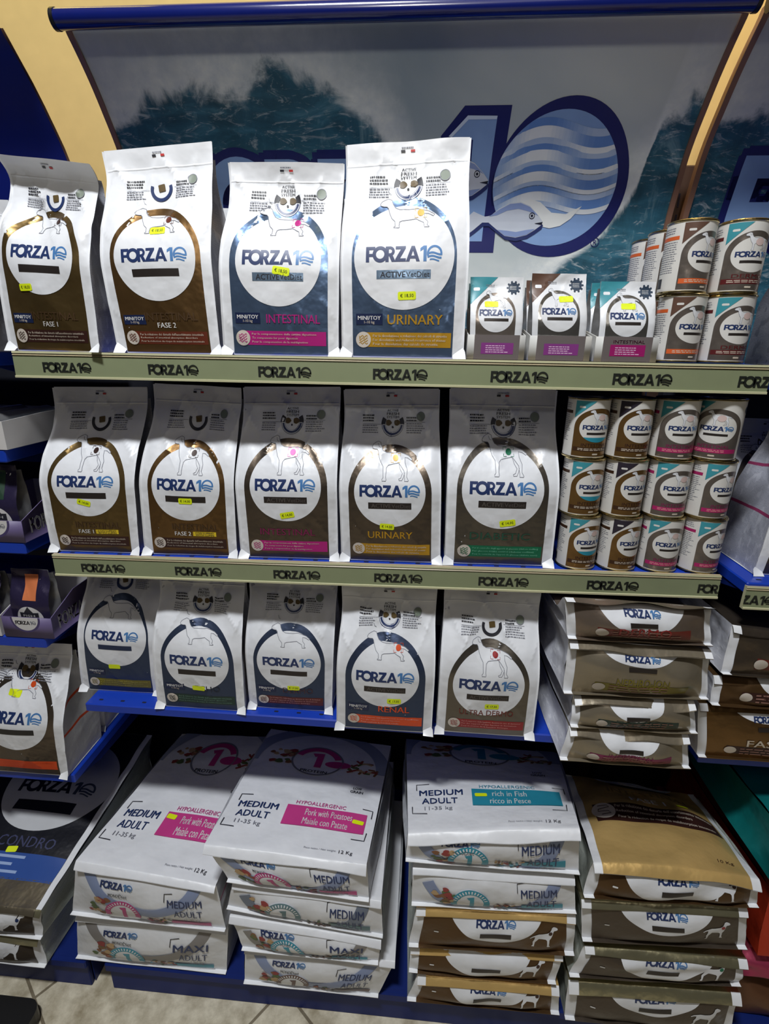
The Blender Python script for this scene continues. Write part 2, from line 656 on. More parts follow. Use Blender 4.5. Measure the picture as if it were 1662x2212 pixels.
class BagShape:
    """upright side-gusset bag. corners: (x0,x1) at the foot, (x0,x1) and z at the sealed top, world metres"""

    def __init__(s, foot, top, yf, z0, depth=.10, ytop=None, seed=1, bulge=.010, waist=.02, dent=.007, curl=0.0, wr=.0017,
                 skew=0.0, foot_dy=0.0, ripple=.004, tz=0.0):
        s.tz = tz
        s.foot = foot; s.top = top; s.yf = yf; s.z0 = z0; s.depth = depth
        s.ytop = yf + depth * .55 if ytop is None else ytop
        s.bulge = bulge; s.waist = waist; s.dent = dent; s.curl = curl; s.wr = wr; s.skew = skew; s.fdy = foot_dy
        s.w = wob(seed); s.w2 = wob(seed + 77); s.rip = ripple
        r = np.random.RandomState(seed + 5)
        s.du = r.uniform(-.12, .12); s.dv = r.uniform(.66, .74)
        s.width = abs(foot[1] - foot[0]); s.h = (top[2] + top[3]) / 2 - z0
        s.asp = s.h / s.width
        s.cr = min(1.0, (s.width / .2) ** 2.2)

    def front(s, u, v):
        a = u + .5
        xl = s.foot[0] + (s.top[0] - s.foot[0]) * v; xr = s.foot[1] + (s.top[1] - s.foot[1]) * v
        sc = 1 - s.waist * np.exp(-((v - .80) / .13) ** 2) + .010 * np.exp(-((v - .46) / .22) ** 2)
        xm = (xl + xr) / 2
        x = xm + (xr - xl) * (a - .5) * sc
        z = s.z0 + v * (s.top[2] + (s.top[3] - s.top[2]) * a - s.z0)
        y = s.yf + s.fdy * (a - .5) + (s.ytop - s.yf) * smooth(.42, .93, v)
        z = z + s.tz * (a - .5) * s.width * (1 - np.clip(v, 0, 1))
        edge = np.clip(1 - (2 * u) ** 2, 0, 1)
        y = y - s.bulge * edge ** .7 * np.sin(math.pi * np.clip(v / .88, 0, 1)) ** .8
        y = y + s.dent * np.exp(-((u - s.du) / .24) ** 2 - ((v - s.dv) / .11) ** 2)
        y = y - s.dent * .5 * np.exp(-((np.abs(u) - .40) / .10) ** 2 - ((v - .64) / .10) ** 2)
        amp = s.wr * (.6 + 2.2 * np.exp(-((v - .74) / .16) ** 2))
        y = y + amp * s.w(u * 1.6, v * 1.5)
        zone = smooth(.5, .68, v) * (1 - smooth(.90, .96, v)) + .35 * smooth(.02, .1, v) * (1 - smooth(.2, .35, v))
        y = y - .0030 * s.cr * zone * (1 - np.abs(np.sin(6.5 * u + 8.5 * v + s.du * 40))) ** 3.5
        y = y - .0026 * s.cr * zone * (1 - np.abs(np.sin(-8.5 * u + 6.0 * v + s.dv * 90))) ** 3.5
        y = y + s.rip * smooth(.88, 1, v) * s.w2(u * 1.2, v * .3)
        t = np.clip((v - .86) / .14, 0, None)
        y = y - s.curl * t ** 2
        z = z - abs(s.curl) * .25 * t ** 2
        x = x + s.skew * smooth(.6, 1, v)
        return np.stack([x, y, z], 1)

    def art(s, u, t):
        return s.front(u, t / s.asp)

    def gusset(s, side):
        def f(a, v):
            e = s.front(np.full_like(v, .5 * side), v)
            taper = 1 - smooth(.45, .93, v)
            d = s.depth * taper + .003
            fold = (.002 + .026 * smooth(.25, .8, v) * (1 - smooth(.8, 1, v))) * np.sin(math.pi * a)
            p = e.copy()
            p[:, 0] -= side * fold
            p[:, 1] += d * a + (0.010 * a * smooth(.5, .9, v))
            p[:, 2] += 0.004 * s.w2(a * 1.5, v * 2) * np.sin(math.pi * a) * smooth(.02, .15, v)
            p[:, 0] += .002 * s.w(a, v * 2) * np.sin(math.pi * a)
            return p
        return f

    def back(s, u, v):
        l = s.gusset(-1)(np.ones_like(v), v); r = s.gusset(1)(np.ones_like(v), v)
        return l + (r - l) * (u + .5)[:, None]


def sticker(root, fn, cx, cy, w, h, rot=0.0, txt='\u20ac 18,50', lift=.0011, step=.03):
    mb = MB()
    A = Art()
    A.add(xf(s_rrect(-w / 2, -h / 2, w / 2, h / 2, h * .22), 1, cx, cy, rot), STICK, 0)
    if txt:
        V, F = fit(s_text(txt, .01), 0, 0, w=w * .74)
        A.add(xf((V, F), 1, cx, cy, rot), STICKT, 1)
    A.emit(mb, fn, step, lift=lift)
    return mb.build('price_sticker', root)


def dog_art(A, x, y, s, long=False, layer=3, spot=None, flip=False, box=True, fill=None):
    pts = DOG_LONG if long else DOG_TALL
    P = [((-px if flip else px) * s + x, py * s + y) for px, py in pts]
    A.add(tri_poly(P), fill or WHITE, layer)
    if fill is None:
        A.add(s_line(P + [P[0]], .0052), INK, layer + 1)
        if not long:
            A.add(s_line([(px * s + x, py * s + y) for px, py in DOG_FAR], .0045), INK, layer + 1)
        A.add(s_line([(px * s + x, py * s + y) for px, py in ((.16, .88), (.19, .80), (.24, .78))], .0045), INK, layer + 1)
    if spot:
        sx, sy, m, r = spot
        if box and fill is None:
            b = r * 1.7
            for q in ([(-1, .4), (-1, 1), (-.4, 1)], [(.4, 1), (1, 1), (1, .4)], [(1, -.4), (1, -1), (.4, -1)], [(-.4, -1), (-1, -1), (-1, -.4)]):
                A.add(s_line([(sx + a * b, sy + c * b * .8) for a, c in q], .004), m, layer + 2)
        A.add(s_disc(sx, sy, r, n=20), m, layer + 2)


STRIPES = {
    'intestinal': ['Per la compensazione della cattiva digestione', 'To compensate for poor digestion', 'Pour la compensation de la maldigestion'],
    'fase': ["Per la riduzione dei disturbi dell'assorbimento intestinale", 'Reduction of intestinal absorption disorders', 'Pour la r\u00e9duction du risque de malabsorption intestinale'],
}


def bag_art(asp, panel, accent, stripe, name=None, name_col=None, fase=None, long=False, cv=.47, r=.37, ro=.43, spot=None, icon='eyes', fresh=True,
            bar='ACTIVE VetDiet', bar_m=None, mini=False, yellow=False, lines=None, seed=3, linecol=None, badge=None, iconcy=None):
    """front print of a bag; art width 1, height asp"""
    A = Art()
    cy = cv * asp
    A.add(s_arch(-.415, .415, .012, cy, ro + .012), panel, 0)
    A.add(s_disc(0, cy, r, n=72), WHITE, 2)
    # dog breaking the arch
    dy = cy + r * .54
    if long:
        dog_art(A, -.21, dy, .36, True, 3, (.125, dy + .115, spot, .028) if spot else None)
    else:
        dog_art(A, -.19, cy + r * .31, .375, False, 3, (.055, cy + r * .31 + .20, spot, .028) if spot else None)
    A.logo(0.0, cy + .015, .60, 3, NAVY, LBLUE)
    A.add(s_rect(-.215, cy - .165, .215, cy - .100), bar_m or BARK, 3)
    if bar:
        A.text('ACTIVE', -.185, cy - .133, INKD if bar_m else mat('bar_text_print', (84, 78, 74), 0, .5), 4, h=.042, align='l', bold=.02)
        A.text('VetDiet', .02, cy - .133, INKD if bar_m else mat('bar_text_print', (84, 78, 74), 0, .5), 4, h=.04, align='l')
    ly = .185
    if mini:
        A.add(s_rect(-.385, ly + .075, -.165, ly + .16), mat('mini_label_navy', (26, 38, 74), .1, .4), 2)
        A.text('MINI/TOY', -.275, ly + .128, WPRINT, 3, w=.19, bold=.02)
        A.text('1-10 kg', -.275, ly + .092, LINEW, 3, w=.085)
    nx = .10 if mini else 0.0
    if name:
        A.text(name, nx, ly + .115, name_col or accent, 3, h=.075, bold=.012) if len(name) < 8 else \
            A.text(name, nx + (.02 if mini else 0), ly + .115, name_col or accent, 3, w=.46 if mini else .56, h=.07, bold=.012)
    if fase:
        A.text(fase, (.03 if mini else -.06), ly + .07, WPRINT, 3, h=.045, bold=.015)
        A.text('INTESTINAL', .08, ly + .145, mat('deep_name_print', (84, 62, 40), .3, .5), 3, w=.5, h=.07, bold=.012)
    if yellow:
        A.add(s_rect(.05, ly + .045, .30, ly + .095), mat('yellow_flash_print', (226, 196, 40), 0, .5), 3)
        A.text('CON LUPINO', .175, ly + .082, INKD, 4, w=.2, h=.018, bold=.02)
        A.text('WITH LUPIN', .175, ly + .058, INKD, 4, w=.2, h=.018, bold=.02)
    # purpose stripe with round icon
    A.add(s_rect(-.355, .085, .40, .20), stripe, 1)
    A.add(s_disc(-.325, .142, .063, n=32), PALE, 3)
    for k in range(4):
        A.add(s_line([(-.36 + .07 * q / 8, .115 + .018 * k + .008 * math.sin(q * 1.6 + k)) for q in range(9)], .006), stripe, 4)
    tx = linecol or LINEW
    L = lines or STRIPES['fase']
    for k, t in enumerate(L):
        A.text(t, -.245, .174 - .032 * k, tx, 3, w=min(.61, .0125 * len(t)), h=.021, align='l', bold=.012, res=1)
    # upper print: technology icon and small columns of text
    iy = iconcy * asp if iconcy else .80 * asp
    if icon == 'eyes':
        A.add(s_ring(0.015, iy, .112, .078, 158, 382, 40), WHITE, 2)
        A.add(s_ring(0.015, iy, .116, .108, 180, 360, 32), NAVY, 2)
        A.add(s_ring(0.015, iy, .082, .076, 180, 360, 32), NAVY, 2)
        A.add(s_ring(0.015, iy, .122, .078, 148, 182, 10), INKD, 3)
        A.add(s_ring(0.015, iy, .122, .078, -2, 32, 10), INKD, 3)
        rnd = random.Random(seed)
        for q in range(22):
            a = math.radians(190 + q * 160 / 21)
            A.add(xf(s_rect(-.006, -.010, .006, .010), 1, .015 + .095 * math.cos(a), iy + .095 * math.sin(a), a + math.pi / 2), NAVY, 3)
        for sx in (-1, 1):
            A.add(tri_poly([(.015 + sx * .045 + .032 * math.cos(t) * (1 + .15 * math.cos(3 * t)), iy + .012 + .028 * math.sin(t)) for t in np.linspace(0, 6.1, 12)]), KIB, 3)
        A.add(s_disc(.015, iy - .028, .010, n=8), INKD, 3)
        A.text('ACTIVE', .015, iy + .128, INKD, 3, w=.12, h=.022, bold=.015)
        A.text('FRESH', .015, iy + .096, INKD, 3, w=.13, h=.026, bold=.02)
        A.text('SYSTEM', .015, iy + .064, INKD, 3, w=.13, h=.022, bold=.015)
    else:
        A.add(s_ring(0.015, iy, .108, .078, 160, 380, 40), NAVY if icon == 'u' else INKD, 3)
        A.add(xf(s_rrect(-.033, -.031, .033, .031, .008), 1, .02, iy + .01, .15), KIB, 3)
    A.fine(-.31, iy + .075, .16, 3, .026, INKD, 3, seed, .5)
    A.fine(-.31, iy - .02, .19, 4, .021, INK, 3, seed + 1)
    A.fine(.16, iy + .05, .13, 2, .026, INKD, 3, seed + 2, .5)
    A.fine(.16, iy - .005, .20, 5, .021, INK, 3, seed + 3)
    A.add(s_line([(-.31, iy - .002), (-.10, iy - .002)], .003), INK, 3)
    A.add(s_line([(.14, iy + .016), (.36, iy + .016)], .003), INK, 3)
    A.add(s_disc(.315, iy + .07, .042, n=20), badge or GREENB, 3)
    A.add(s_ring(.315, iy + .07, .045, .040, n=24), INK, 4)
    # small tricolour mark at the seal
    A.add(s_rect(-.055, .955 * asp, -.02, .965 * asp), INKD, 3)
    A.add(s_rect(.025, .955 * asp, .06, .965 * asp), REDP, 3)
    A.fine(-.05, .972 * asp, .11, 1, .02, INK, 3, seed + 6)
    return A


def make_bag(label, sh, art, stick=None, gm=None, group=None, name='pet_food_bag', tabs=True, backm=None):
    z0 = sh.z0
    cx = (sh.foot[0] + sh.foot[1]) / 2
    root = empty(name, (cx, sh.yf + sh.depth / 2, z0), label, 'pet food bag', group)
    split = .905
    mb = MB()
    mb.grid(sh.front, -.5, .5, 0, split, 40, 56, WHITE)
    art.emit(mb, sh.art, .045, box=(-.5, .5, 0, split * sh.asp))
    fpanel = mb.build('front_panel', root)
    mb = MB()
    mb.grid(sh.front, -.5, .5, split, 1.0, 40, 8, WHITE)
    art.emit(mb, sh.art, .045, box=(-.5, .5, split * sh.asp, 2))
    # zip ridge under the seal
    def ridge(u, v):
        p = sh.front(u, split + (v - .5) * .012)
        p[:, 1] -= .0008 * np.sin(math.pi * np.clip(v, 0, 1))
        return p
    mb.grid(ridge, -.5, .5, 0, 1, 40, 4, WHITE)
    bk = lambda u, v: sh.front(u, v) + np.array((0, .0025, 0))
    mb.grid(bk, -.5, .5, split, 1.0, 20, 6, SILVER, flip=True)
    mb.build('top_seal', root)
    for side in (-1, 1):
        mb = MB()
        mb.grid(sh.gusset(side), 0, 1, 0, .93, 8, 44, gm or GUSS, flip=(side < 0))
        mb.build('side_gusset', root)
        # raised corner seam along the front edge
        mb = MB()
        def seam(a, v, side=side):
            p = sh.front(np.full_like(v, .5 * side), v)
            p[:, 0] += side * (.0030 * a - .001)
            p[:, 1] += -.0035 * a + .0005
            return p
        mb.grid(seam, 0, 1, 0, .995, 2, 44, SEAMW, flip=(side < 0))
        if tabs:
            e = sh.front(np.array([.5 * side, .42 * side, .5 * side]), np.array([0, 0, .055]))
            c, i, t = e
            o = np.array((side * .0055, -.012, .0))
            V = [c + o * 1.0, i + np.array((0, -.010, 0)), i + np.array((0, -.0005, .006)), t + np.array((side * .001, -.0012, 0)), c + np.array((side * .004, -.004, .012))]
            mb.add(V, [(0, 1, 2), (0, 2, 4), (4, 2, 3)] if side < 0 else [(2, 1, 0), (4, 2, 0), (3, 2, 4)], SEAMW)
        mb.build('corner_seam', root)
    mb = MB()
    mb.grid(sh.back, -.5, .5, 0, .93, 16, 24, backm or WHITE, flip=True)
    bt = lambda u, v: np.stack([sh.front(u, v * 0)[:, 0], sh.front(u, v * 0)[:, 1] + (sh.depth) * v, sh.front(u, v * 0)[:, 2] + .0005], 1)
    mb.grid(bt, -.5, .5, 0, 1, 8, 4, WHITE, flip=True)
    mb.build('back_panel', root)
    if stick:
        sx, sy, rot = stick[:3]
        txt = stick[3] if len(stick) > 3 else '\u20ac 18,50'
        sticker(fpanel, sh.art, sx, sy * sh.asp, .145, .062, rot, txt)
    return root


# ------------------------------------------------------------------ sacks lying flat, foot towards the aisle
class SackShape:
    def __init__(s, bl, br, tl, tr, yb, yt, length=.46, back_rise=0.0, backs=None, seed=1, bulge=.016, crown=.006, flap=.012, wr=.0022, droop=.012, flap_wave=.004, drop_b=0.0, dip=0.0):
        s.dip = dip
        s.BL = np.array((bl[0], yb, bl[1])); s.BR = np.array((br[0], yb, br[1]))
        s.TL = np.array((tl[0], yt, tl[1])); s.TR = np.array((tr[0], yt, tr[1]))
        s.L = length; s.bulge = bulge; s.crown = crown; s.fl = flap; s.w = wob(seed); s.w2 = wob(seed + 31); s.wr = wr; s.droop = droop; s.fw = flap_wave
        if backs is None:
            backs = (s.TL + np.array((0, length, back_rise)), s.TR + np.array((0, length, back_rise)))
        s.KL, s.KR = np.array(backs[0]), np.array(backs[1])
        s.drop_b = drop_b
        s.width = np.linalg.norm(s.BR - s.BL); s.hb = (np.linalg.norm(s.TL - s.BL) + np.linalg.norm(s.TR - s.BR)) / 2
        s.asp = s.hb / s.width
        s.tasp = (np.linalg.norm(s.KL - s.TL) + np.linalg.norm(s.KR - s.TR)) / 2 / s.width

    def base(s, u, v):
        a = (u + .5)[:, None]; b = v[:, None]
        p = (s.BL * (1 - a) + s.BR * a) * (1 - b) + (s.TL * (1 - a) + s.TR * a) * b
        e = np.clip(1 - np.abs(2 * u) ** 3, 0, 1) * np.clip(1 - np.abs(2 * v - 1) ** 2.2, 0, 1)
        p[:, 1] += -s.bulge * e + s.wr * s.w(u * 2.4, v * .9) * np.clip(1 - np.abs(2 * v - 1) ** 4, 0, 1)
        return p

    def bart(s, u, t):
        return s.base(u, t / s.asp)

    def topf(s, u, v):
        """v from -flap (hanging lip) through 0 (front edge) to 1 (back)"""
        a = (u + .5)[:, None]; b = np.clip(v, 0, 1)[:, None]
        p = (s.TL * (1 - a) + s.TR * a) * (1 - b) + (s.KL * (1 - a) + s.KR * a) * b
        e = np.clip(1 - np.abs(2 * u) ** 2.6, 0, 1)
        vv = np.clip(v, 0, 1)
        p[:, 2] += s.crown * e * np.clip(np.sin(math.pi * np.clip(vv * .9 + .08, 0, 1)), 0, 1) + s.wr * s.w(u * 2.2, v * 3) * smooth(-.02, .12, v) * .8
        p[:, 2] -= s.dip * smooth(0, .13, vv)
        k = np.clip(-v, 0, 1) / max(1e-6, s.fl / s.L)
        p[:, 1] += -s.fl * .85 * k
        p[:, 2] += -s.droop * k ** 1.4 + s.fw * k * s.w2(u * 1.6, u * 0) + s.crown * .25 * e * (1 - np.clip(vv * 8, 0, 1)) * 0
        return p

    def tart(s, u, t):
        return s.topf(u, t / s.tasp)

    def side(s, sd):
        def f(a, v):
            e = s.base(np.full_like(v, .5 * sd), v)
            lo = s.KL if sd < 0 else s.KR
            top = s.TL if sd < 0 else s.TR
            d = np.repeat((lo - top)[None, :], len(v), 0)
            d[:, 2] = s.drop_b * (1 - v) + d[:, 2] * v
            p = e + a[:, None] * d
            p[:, 2] -= s.dip * smooth(0, .13, a) * v
            p[:, 0] += -sd * .012 * np.sin(math.pi * v) * np.clip(a * 6, 0, 1) + sd * .006 * np.clip(a * 3, 0, 1) * np.sin(math.pi * np.clip(a, 0, 1)) ** .5
            p[:, 0] += .003 * s.w(a * 3, v * 1.5) * np.sin(math.pi * v)
            return p
        return f

    def bottom(s, u, v):
        p = s.base(u, v * 0)
        d = (s.KL - s.TL) * .5 + (s.KR - s.TR) * .5
        d[2] = s.drop_b
        q = p + v[:, None] * d
        return q


def make_sack(label, sh, base_m, base_art, top_m=None, top_art=None, flap_m=None, gm=None, stick=None, group=None, fin=.009, fin_m=None, seam=True, name='pet_food_sack', ends=False, cat='pet food sack'):
    cx = (sh.BL[0] + sh.BR[0]) / 2
    root = empty(name, (cx, sh.BL[1] + sh.L / 2, min(sh.BL[2], sh.BR[2])), label, cat, group)
    mb = MB()
    mb.grid(sh.base, -.5, .5, 0, 1, 44, 14, base_m)
    if base_art:
        base_art.emit(mb, sh.bart, .022, off=.0004, lift=.0006, box=(-.5, .5, 0, sh.asp))
    mb.build('base_panel', root)
    top_m = top_m or base_m
    mb = MB()
    mb.grid(sh.topf, -.5, .5, 0, 1, 40, 46, top_m)
    if top_art:
        top_art.emit(mb, sh.tart, .022, off=.0004, lift=.0008, box=(-.5, .5, 0, sh.tasp))
    bkf = lambda u, v: sh.side(-1)(np.ones_like(u), v) * (1 - (u + .5))[:, None] + sh.side(1)(np.ones_like(u), v) * (u + .5)[:, None]
    mb.grid(bkf, -.5, .5, 0, 1, 6, 4, top_m, flip=True)
    mb.grid(sh.bottom, -.5, .5, 0, 1, 8, 6, top_m, flip=True)
    sbody = mb.build('sack_body', root)
    mb = MB()
    vf = -sh.fl / sh.L
    if ends:
        mb.grid(sh.topf, -.5, -.44, vf, 0, 4, 5, SEAMW)
        mb.grid(sh.topf, -.44, .445, vf, 0, 40, 5, flap_m or top_m)
        mb.grid(sh.topf, .445, .5, vf, 0, 4, 5, SEAMW)
    else:
        mb.grid(sh.topf, -.5, .5, vf, 0, 44, 5, flap_m or top_m)
    und = lambda u, v: sh.topf(u, v) - np.array((0, 0, .0016))
    mb.grid(und, -.5, .5, vf, 0, 20, 2, SEAMW if flap_m is None else flap_m, flip=True)
    if top_art:
        top_art.emit(mb, sh.tart, .022, off=.0004, lift=.0008, box=(-.5, .5, vf * sh.tasp * 1.0, 0))
    mb.build('seam_flap', root)
    for sd in (-1, 1):
        mb = MB()
        mb.grid(sh.side(sd), 0, 1, 0, 1, 30, 8, gm or GUSS, flip=(sd < 0))
        mb.build('side_gusset', root)
    if fin:
        mb = MB()
        def finf(u, v):
            p = sh.base(u, v * 0)
            p[:, 1] -= fin * v
            p[:, 2] += .001 + .0016 * s_w(u * 2, v * 0) * v
            return p
        s_w = sh.w2
        if ends:
            mb.grid(finf, -.5, -.44, 0, 1, 3, 3, SEAMW)
            mb.grid(finf, -.44, .445, 0, 1, 26, 3, fin_m or SEAMW)
            mb.grid(finf, .445, .5, 0, 1, 3, 3, SEAMW)
        else:
            mb.grid(finf, -.5, .5, 0, 1, 30, 3, fin_m or SEAMW)
        def finb(u, v):
            return finf(u, v) - np.array((0, 0, .0015))
        mb.grid(finb, -.5, .5, 0, 1, 20, 2, fin_m or SEAMW, flip=True)
        def fedge(u, v):
            return finf(u, np.ones_like(v)) - np.array((0, 0, .0015)) * (1 - v)[:, None]
        mb.grid(fedge, -.5, .5, 0, 1, 30, 1, fin_m or SEAMW)
        mb.build('bottom_seam', root)
    if stick:
        sticker(sbody, sh.tart, stick[0], stick[1], stick[2] if len(stick) > 2 else .075, .038, stick[3] if len(stick) > 3 else 0, None, lift=.0028)
    return root


def mono_art(asp, col, size, arc, num=True, seed=1, bx=None, logo=True):
    """foot panel of the white single-protein sacks"""
    A = Art()
    h = asp
    arcm = arc
    A.add(s_ring(-.02, h * 1.35, .46, .385, 205, 345, 60), arcm, 1)
    if logo:
        A.logo(-.185, h * .76, .225, 3, NAVY, LBLUE)
        A.text('MONO', -.20, h * .76 - .062, INKD, 3, w=.07, h=.024, bold=.02)
        A.text('Diet', -.135, h * .76 - .062, INKD, 3, w=.055, h=.028)
    c = (-.14, h * .24)
    A.add(s_disc(c[0], c[1], .118, n=48), WHITE, 2)
    A.add(s_ring(c[0], c[1], .118, .082, -20, 200, 48), col, 3)
    A.add(s_line([(c[0] - .015, c[1] + .045), (c[0] + .01, c[1] + .06), (c[0] + .01, c[1] - .06)], .026), col, 3)
    for q in range(14):
        a = math.radians(160 - q * 140 / 13)
        A.add(xf(s_rect(-.004, -.010, .004, .010), 1, c[0] + .1 * math.cos(a), c[1] + .1 * math.sin(a), a + math.pi / 2), WHITE, 4)
    rnd = random.Random(seed)
    foods = [mat('food_photo_brown', (136, 92, 62), 0, .6), mat('food_photo_red', (150, 62, 60), 0, .6), mat('food_photo_green', (92, 112, 70), 0, .6), mat('food_photo_tan', (190, 160, 120), 0, .6)]
    for k in range(13):
        x = -.30 + rnd.uniform(-.06, .07); y = h * .30 + rnd.uniform(-.06, .09)
        rr = rnd.uniform(.014, .03)
        A.add(tri_poly([(x + rr * (1 + .3 * math.sin(3 * t + k)) * math.cos(t), y + rr * .9 * math.sin(t)) for t in np.linspace(0, 5.9, 11)]), foods[k % 4], 2 + (k % 2))
    tan = foods[3] if num else foods[0]
    for k in range(16):
        x = .07 + rnd.uniform(-.06, .10); y = h * .12 + rnd.uniform(-.035, .045)
        A.add(xf(s_rrect(-.018, -.007, .018, .007, .005), 1, x, y, rnd.uniform(0, 3)), col if k < 4 else foods[(k * 7) % 4], 2 + (k % 2))
    A.text(size, .275, h * .60, NAVY, 3, w=.22, h=.06, bold=.02)
    A.text('ADULT', .29, h * .60 - .09, NAVY, 3, w=.18, h=.06, bold=.015)
    A.text('11-35 kg', .31, h * .60 - .155, INK, 3, w=.10, h=.03)
    A.add(s_line([(.145, h * .60 + .01), (.145, h * .60 + .065), (.20, h * .60 + .075)], .005), INKD, 3)
    A.add(s_rect(.17, .03, .42, .075), col, 2)
    return A


def top_mono_art(asp, col, lines, size='MEDIUM', dark=True):
    """upper face of a white sack, read from its foot end; t=0 at the front edge"""
    A = Art()
    A.text('12 Kg', .36, .055, INKD, 3, w=.085, h=.036, align='c')
    A.text('Peso netto / Net weight:', .20, .06, INK, 3, w=.20, h=.018, align='c')
    y = .34
    A.add(s_rect(-.10, y - .095, .44, y + .10), col, 2)
    tw = .0175 * len(lines[0])
    A.text(lines[0], .19 if tw > .25 else .13, y + .044, WPRINT, 3, w=tw, h=.064, bold=.008)
    A.text(lines[1], .18 if tw > .25 else .13, y - .044, WPRINT, 3, w=.0175 * len(lines[1]), h=.064, bold=.008)
    A.text('HYPOALLERGENIC', .12, y + .135, col, 3, w=.34, h=.036)
    A.text(size, -.29, y + .055, NAVY, 3, w=.27, h=.062, bold=.02)
    A.text('ADULT', -.30, y - .04, NAVY, 3, w=.22, h=.062, bold=.012)
    A.text('11-35 kg', -.31, y - .125, INK, 3, w=.17, h=.045)
    for q in ([(-.44, y + .09), (-.44, y + .155), (-.36, y + .16)], [(-.47, y - .1), (-.47, y - .17), (-.38, y - .175)],
              [(.40, y + .155), (.47, y + .15), (.47, y + .07)], [(.37, y - .155), (.455, y - .16), (.46, y - .08)]):
        A.add(s_line(q, .006), INKD, 3)
    c = (-.02, y + .66)
    A.add(s_ring(c[0], c[1] - .06, .56, .45, 0, 180, 60), mat('grey_arc_print', (150, 160, 182), 0, .4), 1)
    A.add(s_ring(c[0], c[1], .20, .185, n=48), INK, 2)
    A.add(s_ring(c[0], c[1], .185, .135, 20, 160, 32), col, 2)
    A.add(s_line([(c[0] - .04, c[1] + .07), (c[0] + .012, c[1] + .10), (c[0] + .012, c[1] - .09)], .052), col, 3)
    A.text('PROTEIN', c[0], c[1] - .15, INKD, 3, w=.2, h=.036, bold=.02)
    A.text('LOW', .33, y + .38, INKD, 3, w=.06, h=.03, bold=.02)
    A.text('GRAIN', .33, y + .335, INKD, 3, w=.09, h=.03, bold=.02)
    rnd = random.Random(4)
    foods = [mat('food_photo_brown', (136, 92, 62), 0, .6), mat('food_photo_red', (150, 62, 60), 0, .6), mat('food_photo_green', (92, 112, 70), 0, .6), mat('food_photo_tan', (190, 160, 120), 0, .6)]
    for k in range(18):
        x = -.30 + rnd.uniform(-.09, .09); yy = c[1] + rnd.uniform(-.08, .14); rr = rnd.uniform(.015, .035)
        A.add(tri_poly([(x + rr * (1 + .3 * math.sin(3 * t + k)) * math.cos(t), yy + rr * .9 * math.sin(t)) for t in np.linspace(0, 5.9, 11)]), foods[k % 4], 2 + k % 2)
    for k in range(26):
        x = .33 + rnd.uniform(-.10, .10); yy = c[1] + rnd.uniform(-.10, .06)
        A.add(xf(s_rrect(-.025, -.009, .025, .009, .006), 1, x, yy, rnd.uniform(0, 3)), foods[(k * 5) % 4], 2 + k % 2)
    A.add(tri_poly([(.14 + .10 * math.cos(t), c[1] - .02 + .05 * math.sin(t)) for t in np.linspace(0, 6.0, 16)]), col, 2)
    return A


def vet_base_art(asp, panel, bar=True, dog=True, name=None, ncol=None, stripe=None, spot=None, discw=.30, logo=True, tall=False, seed=1, lo=None, long=False):
    """foot panel of a foil sack: white half disc with the brand word, a dog silhouette, or name and stripe"""
    A = Art()
    h = asp
    A.add(s_rect(-.44, 0, .445, h), panel, 0)
    d = discw
    A.add(clip_half(s_disc(0.01, h * 1.02 + d * .18, d, d * (.85 if not tall else .62), n=72), 1, h, True), WHITE, 1)
    if logo:
        A.logo(0.01, h * .80, .245, 3, NAVY, LBLUE)
    by = h * .80 - (.075 if not tall else .075)
    A.add(s_rect(-.085, by - .017, .105, by + .017), BARK, 3)
    if name is None:
        A.add(s_rrect(-.365, h * .48, -.335, h * .48 + .010, .004), WPRINT, 2)
    if dog:
        if spot: pass
        dog_art(A, .39, h * .30, .155, long, 2, (.345, h * .30 + .10, spot, .012) if spot else None, flip=True, box=False, fill=WHITE)
    if name:
        A.text(name, .02, h * .36, ncol, 3, w=.36, h=.062, bold=.012)
        A.add(s_rect(-.30, .045, .34, .125), stripe, 1)
        A.add(s_disc(-.27, .085, .045, .036, n=24), PALE, 3)
        A.fine(-.2, .10, .5, 3, .026, mat('stripe_fine_print', (150, 110, 100), 0, .5), 3, seed, .4)
    return A


# ------------------------------------------------------------------ cans
RIM = mat('can_rim_metal', (196, 178, 130), 1.0, .25)
CANB = {'brown': foil('can_bronze', (140, 106, 62), .3, .7), 'grey': foil('can_grey', (138, 128, 120), .3, .7)}
CANWHITE = mat('can_white_label', (218, 216, 212), 0, .3)


